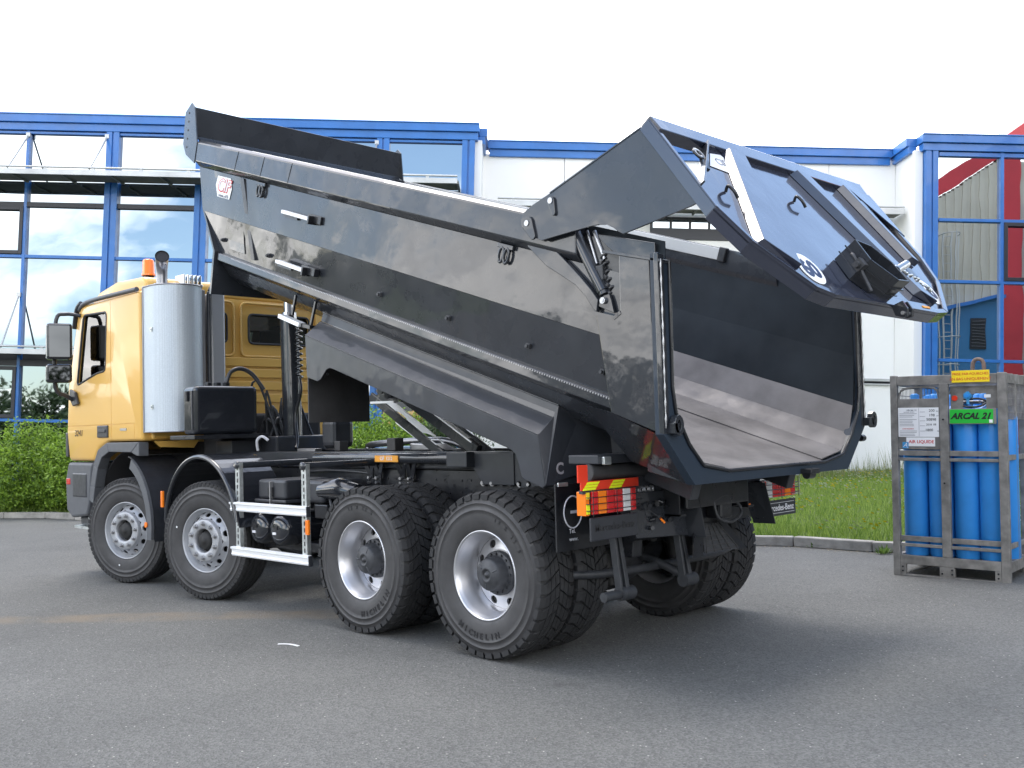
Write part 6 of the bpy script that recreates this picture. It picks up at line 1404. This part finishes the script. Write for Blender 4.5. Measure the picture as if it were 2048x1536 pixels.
# stickers
def disc60(s, y):
    st_ = go('speed_sticker', B().tube([(s, y, .000), (s, y, .003)], .118, 40), 'sticker_white')
    text('lettering', '60', .175, MT['ink_blue'], st_, MG @ basis((0, 1, 0), (-1, 0, 0), (0, 0, 1), (s + .005, y, .0035)), .0006, bold=.009)
disc60(1.15, .545); disc60(1.15, 2.17)
lg = go('maker_sticker', B().prism([(.22, .43, .001), (.20, .56, .001), (.30, .64, .001), (.38, .52, .001), (.36, .30, .001)], (0, 0, .002)), 'sticker_white'); text('lettering', 'CIF', .085, MT['ink_blue'], lg, MG @ basis((0, 1, 0), (-1, 0, 0), (0, 0, 1), (.29, .485, .0036)), .0004)
ly = go('yellow_mark', B().box(1.335, 1.352, 1.75, 1.86, .019, .022), 'label_orange')
# welded hooks, eye
for s, y in ((.62, .24), (.52, 1.12)): go('rope_hook', B().tube([(s - .03, y, 0), (s - .04, y - .01, .035), (s + .01, y - .01, .045), (s + .05, y + .01, .03)], .010, 6), 'chassis_black')
go('gate_eye', B().lathe([(0, .02), (.012, .02), (.012, .045), (0, .045), (0, .02)], c=(.33, .17, .03), ax='Z', n=18), 'black_paint'); go('eye_bracket', B().bar((.36, .20, .03), (.44, .16, .02), .05, .02, (0, 0, 1)), 'black_paint')
# sliding hatch in the gate: six sided tray frame standing on the sheet, handle, spindle
hx = [(1.285 + (s_ - 1.28) * .66, 1.24 + (y_ - 1.22) * .80) for s_, y_ in [(.86, .93), (.90, 1.14), (1.10, 1.30), (1.33, 1.32), (1.34, 1.12), (1.12, .90)]]
cxs = sum(p[0] for p in hx) / 6; cys = sum(p[1] for p in hx) / 6
hb = B()
for i in range(6):
    p, q = hx[i], hx[(i + 1) % 6]; pi_ = (p[0] + (cxs - p[0]) * .07, p[1] + (cys - p[1]) * .07); qi = (q[0] + (cxs - q[0]) * .07, q[1] + (cys - q[1]) * .07)
    hb.prism([(*p, 0), (*q, 0), (*qi, 0), (*pi_, 0)], (0, 0, .17))
hatch = go('hatch_frame', fix_normals(hb.mesh('hatch')), 'black_paint', bevel=.003)
for n0 in (.05, .10):
    b = B()
    for i in range(6):
        p, q = hx[i], hx[(i + 1) % 6]; po_ = (p[0] + (p[0] - cxs) * .07, p[1] + (p[1] - cys) * .07); qo = (q[0] + (q[0] - cxs) * .07, q[1] + (q[1] - cys) * .07); b.prism([(*p, n0), (*q, n0), (*qo, n0), (*po_, n0)], (0, 0, .008))
    go('hatch_rib', fix_normals(b.mesh('hr')), 'black_paint', hatch)
go('hatch_plate', B().prism([(x * .93 + cxs * .07, y * .93 + cys * .07, .06) for x, y in hx], (0, 0, .008)), 'gate_blue', hatch)
go('hatch_spindle', B().tube([(1.33, .97, .06), (1.12, .96, .11), (1.08, .97, .11)], .011, 8).box(1.14, 1.20, .93, .98, .08, .14).tube([(1.17, .90, .11), (1.17, 1.0, .11)], .018, 10), 'hub_grey', hatch)
go('hatch_handle', B().tube([(1.19, 1.36, .14), (1.10, 1.64, .14)], .026, 16).tube([(1.205, 1.32, .14), (1.19, 1.36, .14)], .034, 14), 'black_paint', hatch)
ch = B(); cp = []
for i in range(15): t = i / 14; cp.append((1.02 + .17 * t + .02 * sin(t * 9), 1.80 + .26 * t, .03 + .02 * abs(sin(i))))
for p, q in zip(cp, cp[1:]): ch.tube([p, ((p[0] + q[0]) / 2 + .008, (p[1] + q[1]) / 2, p[2] + .012), q], .007, 6)
ch.tube([(1.02, 1.80, .03), (.98, 1.90, .04), (1.02, 2.02, .04)], .008, 6); go('chain', ch, 'bright_zinc')
go('chain_anchor', B().box(1.0, 1.08, 1.92, 2.02, 0, .05), 'black_paint')
# clevis under the lower edge
for y in (1.30, 1.37):
    b = B(); b.prism([(1.36, y, .0), (1.38, y, .07), (1.44, y, .065), (1.475, y, .035), (1.46, y, .005), (1.42, y, -.02)], (0, .018, 0)); go('lock_clevis', fix_normals(b.mesh('lc')), 'black_paint', bevel=.003)
go('lock_pin', B().tube([(1.445, 1.28, .03), (1.445, 1.41, .03)], .012, 10), 'nut_steel')
# hinge arms (side wings)
arm = [(1066, 409), (1100, 386), (1282, 255), (1290, 262), (1404, 401), (1380, 413), (1246, 468), (1236, 463), (1226, 455), (1213, 449), (1198, 449), (1180, 453), (1130, 467), (1083, 481), (1066, 474), (1052, 464), (1044, 455), (1042, 440), (1048, 424)]
ap = [atY(x, y, -.05) for x, y in arm]
for sd in (0, 1):
    b = B(); yb = -.05 if sd == 0 else 2.55; b.prism([(p.x, yb, p.z) for p in ap], (0, .014 if sd == 0 else -.014, 0)); w_ = to('side_wing', fix_normals(b.mesh('side_wing')), 'black_paint', gate, bevel=.002)
    sg = -1 if sd == 0 else 1
    pv = atY(1057, 447, -.05); e2 = atY(1071, 461, -.05)
    def boss(cx, cz, dx_, dz_, L, r, parent):
        d = Vector((dx_, dz_)).normalized(); nn = Vector((-d.y, d.x)); pts = []
        for k in range(7): t = -pi / 2 + pi * k / 6 + pi; pts.append(Vector((cx, cz)) + d * r * cos(t) + nn * r * sin(t))
        for k in range(5): t = -pi / 2 + pi * k / 4; pts.append(Vector((cx, cz)) + d * (L + r * .5 * cos(t)) + nn * r * .5 * sin(t))
        b = B(); b.prism([(p.x, yb, p.y) for p in pts], (0, sg * .016, 0)); o = to('hinge_boss', fix_normals(b.mesh('boss')), 'black_paint', parent, bevel=.003)
        to('hinge_pin', B().tube([(cx, yb + sg * .014, cz), (cx, yb + sg * .022, cz)], .019, 14), 'nut_steel', parent); return o
    boss(pv.x, pv.z, .45, -.9, .10, .045, w_)
    q = atY(1104, 402, -.05); boss(q.x, q.z, .25, -.97, .085, .028, w_)
    # return flange along the top edge of the wing
    p0, p1 = ap[1], ap[2]; to('wing_flange', B().bar((p0.x, yb - sg * .02, p0.z), (p1.x, yb - sg * .02, p1.z), .05, .008, (0, 1, 0) if False else (-.3, 0, 1)), 'black_paint', w_)
to('hinge_shaft', B().tube([(pv.x, -.04, pv.z), (pv.x, .08, pv.z)], .03, 12), 'chassis_black', gate); to('hinge_shaft', B().tube([(pv.x, 2.42, pv.z), (pv.x, 2.54, pv.z)], .03, 12), 'chassis_black', gate)

# ------------------------------------------------------------------ rear end of the chassis
XL = .92
def lamp(y0, y1, z0, z1, x, order, flip):
    t_ = to('tail_light', B().box(x - .10, x, y0, y1, z0, z1), 'dark_plastic', bevel=.012)
    n_ = sum(w for w, m in order); y = y0 if not flip else y1
    for w, m in order:
        wd_ = (y1 - y0) * w / n_; a, c = (y, y + wd_) if not flip else (y - wd_, y); y = c if not flip else a
        b = B(); k = 3
        b.box(x + .001, x + .018, a + .003, c - .003, z0 + .006, z1 - .006)
        to('lens', b, m, t_, bevel=.004)
    b = B()
    for k in range(3): z = z0 + (z1 - z0) * (k + .8) / 3.8; b.tube([(x - .02, y0 - .012, z), (x + .035, y0 - .012, z), (x + .035, y1 + .012, z), (x - .02, y1 + .012, z)], .003, 5)
    for y in (y0 - .012, (y0 + y1) / 2, y1 + .012): b.tube([(x + .036, y, z0 - .005), (x + .036, y, z1 + .005)], .0025, 5)
    to('wire_guard', b, 'chassis_black', t_); return t_
order = [(1.0, 'red_lens'), (1.35, 'orange_lens'), (1.3, 'red_lens'), (1.35, 'red_lens'), (1.3, 'clear_lens'), (.9, 'red_lens')]
tl = lamp(.015, .445, .985, 1.135, .93, order, False); sl_ = to('side_lamp', B().box(.86, .93, -.028, .010, .985, 1.13), 'orange_lens', tl, bevel=.004)
to('side_lens', B().box(.9305, .936, -.022, .006, .995, 1.055), 'reflector_yellow', tl); to('side_lens', B().box(.9305, .936, -.022, .006, 1.085, 1.125), 'label_yellow', tl)
tr2 = lamp(1.955, 2.44, .945, 1.085, .93, order, True)
to('wire_guard', B().tube([(.90, 2.455, 1.10), (.90, 2.455, .94)], .003, 5).tube([(.95, 2.50, 1.11), (.95, 2.50, .95)], .003, 5).tube([(.95, 2.38, 1.10), (.95, 2.50, 1.10)], .003, 5).tube([(.95, 2.38, 1.03), (.95, 2.50, 1.03)], .003, 5).tube([(.95, 2.38, .96), (.95, 2.50, .96)], .003, 5), 'nut_steel', tr2)
# chevron board above the left lamp
cb = to('marker_board', B().box(.905, .915, -.045, .515, 1.135, 1.19).box(.9052, .9148, -.07, .02, 1.185, 1.29), 'bright_red', bevel=.002)
to('board_rail', B().box(.90, .93, -.05, .50, 1.118, 1.134), 'dark_plastic', cb)
for y0 in (-.035, .215):
    for k in range(3): z = 1.137 + .017 * k; o_ = .016 * k; to('reflector', B().prism([(.9165, y0 + o_, z), (.9165, y0 + o_ + .115, z), (.9165, y0 + o_ + .128, z + .0145), (.9165, y0 + o_ + .013, z + .0145)], (.004, 0, 0)), 'reflector_yellow', cb)
# round underrun / light bar tube above
rt_ = to('round_bar', B().tube([(.86, .085, 1.238), (.86, .90, 1.238)], .052, 28).tube([(.86, .080, 1.238), (.86, .085, 1.238)], .048, 28), 'rubber'); to('round_bar', B().tube([(.86, 1.75, 1.238), (.86, 2.4, 1.238)], .052, 24), 'rubber')
to('end_box', B().box(.70, .94, .09, .60, 1.29, 1.345), 'black_paint_flat', bevel=.006); to('buckle', B().box(.94, .965, .12, .19, 1.285, 1.335), 'bright_zinc', bevel=.006)
# cross beam with holes, brackets
to('rear_beam', B().box(.80, .88, .45, 2.05, .96, 1.20), 'black_paint_flat', bevel=.01)
for k in range(5): to('ring_bolt', B().lathe([(.0, .010), (.006, .012), (.010, .020), (.006, .026), (.0, .028)], c=(.882, .48 + k * .052, 1.105), ax='X', n=14), 'nut_steel')
b = B(); b.prism([(.89, .43, 1.09), (.89, .70, 1.09), (.89, 1.03, 1.075), (.89, 1.07, .77), (.89, .50, .80), (.89, .45, .88)], (.01, 0, 0)); to('cover_plate', b, 'black_paint', bevel=.003)
b = B(); b.prism([(.86, .985, 1.08), (1.03, 1.00, 1.06), (1.03, 1.08, .76), (.86, 1.06, .76)], (0, .008, 0)); to('cover_wing', b, 'black_paint')
b = B(); b.prism([(.86, 1.80, 1.08), (1.03, 1.85, 1.08), (1.03, 1.98, .77), (.86, 1.96, .77)], (0, .008, 0)); to('cover_wing', b, 'black_paint')
for k in range(16):
    y = .55 + rng.uniform(0, .42); z = .84 + rng.uniform(0, .2); to('connector', B().tube([(.90, y, z), (.93, y + rng.uniform(-.02, .02), z + rng.uniform(-.02, .01))], rng.uniform(.012, .022), 10), rng.choice(['chassis_black', 'hub_grey', 'chassis_black']))
to('cable', B().tube([(.91, .60, .98), (.95, .66, .93), (.96, .70, .90)], .003, 5), 'hub_grey'); to('cable_tag', B().tube([(.955, .68, .915), (.965, .71, .885)], .008, 6), 'orange_lens')
to('cable', B().tube([(.93, 1.42, .93), (.97, 1.60, .93), (.98, 1.78, .92)], .003, 5), 'hub_grey'); to('cable_tag', B().tube([(.975, 1.69, .93), (.977, 1.73, .93)], .007, 6), 'orange_lens')
# tow coupling
to('tow_plate', B().prism([(.885, 1.10, 1.08), (.885, 1.62, 1.10), (.885, 1.60, .90), (.885, 1.45, .80), (.885, 1.20, .80), (.885, 1.10, .90)], (.012, 0, 0)), 'chassis_black', bevel=.004)
tw = to('tow_jaw', B().box(.90, 1.02, 1.28, 1.44, .86, .98), 'chassis_black', bevel=.02); to('jaw_ring', B().tube([(1.02, 1.20, .99), (1.04, 1.22, .88), (1.05, 1.36, .84), (1.04, 1.50, .88), (1.02, 1.52, .94), (1.02, 1.36, 1.02), (1.02, 1.20, .99)], .011, 8), 'hub_grey', tw)
to('socket', B().box(.90, .96, 1.15, 1.23, 1.02, 1.09), 'hub_grey', bevel=.01); to('socket', B().box(.90, .95, 1.44, 1.53, 1.03, 1.09), 'nut_steel', bevel=.012); to('red_coupling', B().tube([(.90, 1.49, .985), (.95, 1.49, .985)], .018, 10), 'bright_red')
for k in range(8): y = 1.12 + .06 * k; to('coupling', B().tube([(.895, y, 1.03 + .02 * (k % 3)), (.94, y, 1.03 + .02 * (k % 3))], .014, 8), rng.choice(['chassis_black', 'hub_grey']))
# ribbed splash plate under the coupling
b = B(); b.prism([(.93, 1.20, .835), (.93, 1.37, .825), (.99, 1.54, .635), (.99, 1.11, .645)], (.006, 0, 0)); spl = to('splash_plate', b, 'hub_grey')
for k in range(5):
    t = k / 4; to('splash_rib', B().bar((.938, 1.21 + .15 * t, .83), (.998, 1.13 + .39 * t, .645), .006, .008, (1, 0, 0)), 'rubber', spl)
for k in range(6):
    t = k / 6 + .08; to('splash_rib', B().bar((.938 + .06 * t, 1.205 - .085 * t, .833 - .19 * t), (.938 + .06 * t, 1.37 + .165 * t, .825 - .19 * t), .005, .007, (1, 0, 0)), 'rubber', spl)
to('splash_side', B().prism([(.92, 1.18, .84), (.92, 1.09, .84), (.98, .99, .63), (.98, 1.10, .63)], (.012, 0, 0)), 'chassis_black', spl); to('splash_side', B().prism([(.92, 1.38, .84), (.92, 1.46, .84), (.98, 1.64, .63), (.98, 1.55, .63)], (.012, 0, 0)), 'chassis_black', spl)
# mud flaps behind the last wheels and the lettered boards under the lamps
mf = to('mud_flap', B().box(.640, .652, .015, .66, .745, 1.165), 'chassis_black', bevel=.002)
def flap_txt(t_, s_, y, z, b_=.0, sp=1): text('lettering', t_, s_, MT['ink_white'], mf, basis((0, 1, 0), (0, 0, 1), (1, 0, 0), (.6535, y, z)), .0004, ax='LEFT', bold=b_)
to('ring_mark', B().tube([(.654, .17 + .085 * cos(a), .985 + .10 * sin(a)) for a in [i * 2 * pi / 28 for i in range(29)]], .005, 5).bar((.654, .15, .985), (.654, .22, .985), .004, .018, (0, 0, 1)), 'ink_white', mf)
flap_txt('Tel.', .040, .13, .865, .0005); flap_txt('www.', .036, .13, .815, .0005); to('flap_clip', B().box(.652, .665, .03, .12, 1.15, 1.175), 'bright_zinc', mf, bevel=.003)
to('mud_flap', B().box(.640, .652, 1.86, 2.46, .78, 1.15), 'chassis_black', bevel=.002)
b1 = to('name_board', B().box(.955, .967, -.03, .43, .835, .975), 'dark_plastic', bevel=.012); text('lettering', 'Mercedes-Benz', .062, MT['ink_emboss'], b1, basis((0, 1, 0), (0, 0, 1), (1, 0, 0), (.968, .20, .91)), .0012, bold=.001)
b2_ = to('name_board', B().box(.945, .957, 1.95, 2.42, .81, .93), 'dark_plastic', bevel=.012); text('lettering', 'Mercedes-Benz', .066, MT['ink_white'], b2_, basis((0, 1, 0), (0, 0, 1), (1, 0, 0), (.958, 2.18, .870)), .0006, bold=.0008)
to('rule', B().box(.957, .9578, 1.975, 2.395, .907, .910).box(.957, .9578, 1.975, 2.395, .831, .834), 'ink_white', b2_)

# denser running gear between the rear wheels
for y in (.86, 1.64):
    for x in (X4 + .28, X3 + .28):
        to('brake_chamber', B().lathe([(0, .0005), (.005, .07), (.05, .085), (.06, .09), (.07, .085), (.14, .075), (.15, .0005)], c=(x, y, .70), ax='X', n=24), 'drum_dark')
    to('shock_absorber', B().tube([(.42, y - .05, .42), (.36, y - .05, .68)], .032, 12).tube([(.36, y - .05, .68), (.33, y - .05, .98)], .045, 14), 'drum_dark')
    to('spring_hanger', B().prism([(.50, y - .05, .98), (.66, y - .05, .98), (.62, y - .05, .62), (.54, y - .05, .62)], (0, .10, 0)), 'chassis_black', bevel=.01)
to('rear_tube', B().tube([(.60, .80, .78), (.60, 1.70, .78)], .055, 18), 'chassis_black')
to('thrust_rod', B().tube([(-.05, YC, .80), (.62, 1.05, .74)], .035, 12), 'drum_dark'); to('thrust_rod', B().tube([(-.05, YC, .80), (.62, 1.45, .74)], .035, 12), 'drum_dark')
to('air_reservoir', B().lathe([(0, .0005), (.01, .09), (.03, .11), (.42, .11), (.44, .09), (.45, .0005)], c=(.42, 1.02, .88), n=24), 'drum_dark')
for k in range(10):
    y = 1.0 + .07 * k; to('air_line', B().tube([(.78, y, .98), (.72, y + rng.uniform(-.05, .05), .86 - rng.uniform(0, .1)), (.55, y + rng.uniform(-.1, .1), .84), (.35, y + rng.uniform(-.1, .1), .80)], rng.uniform(.008, .013), 6), rng.choice(['chassis_black', 'drum_dark', 'link_grey']))
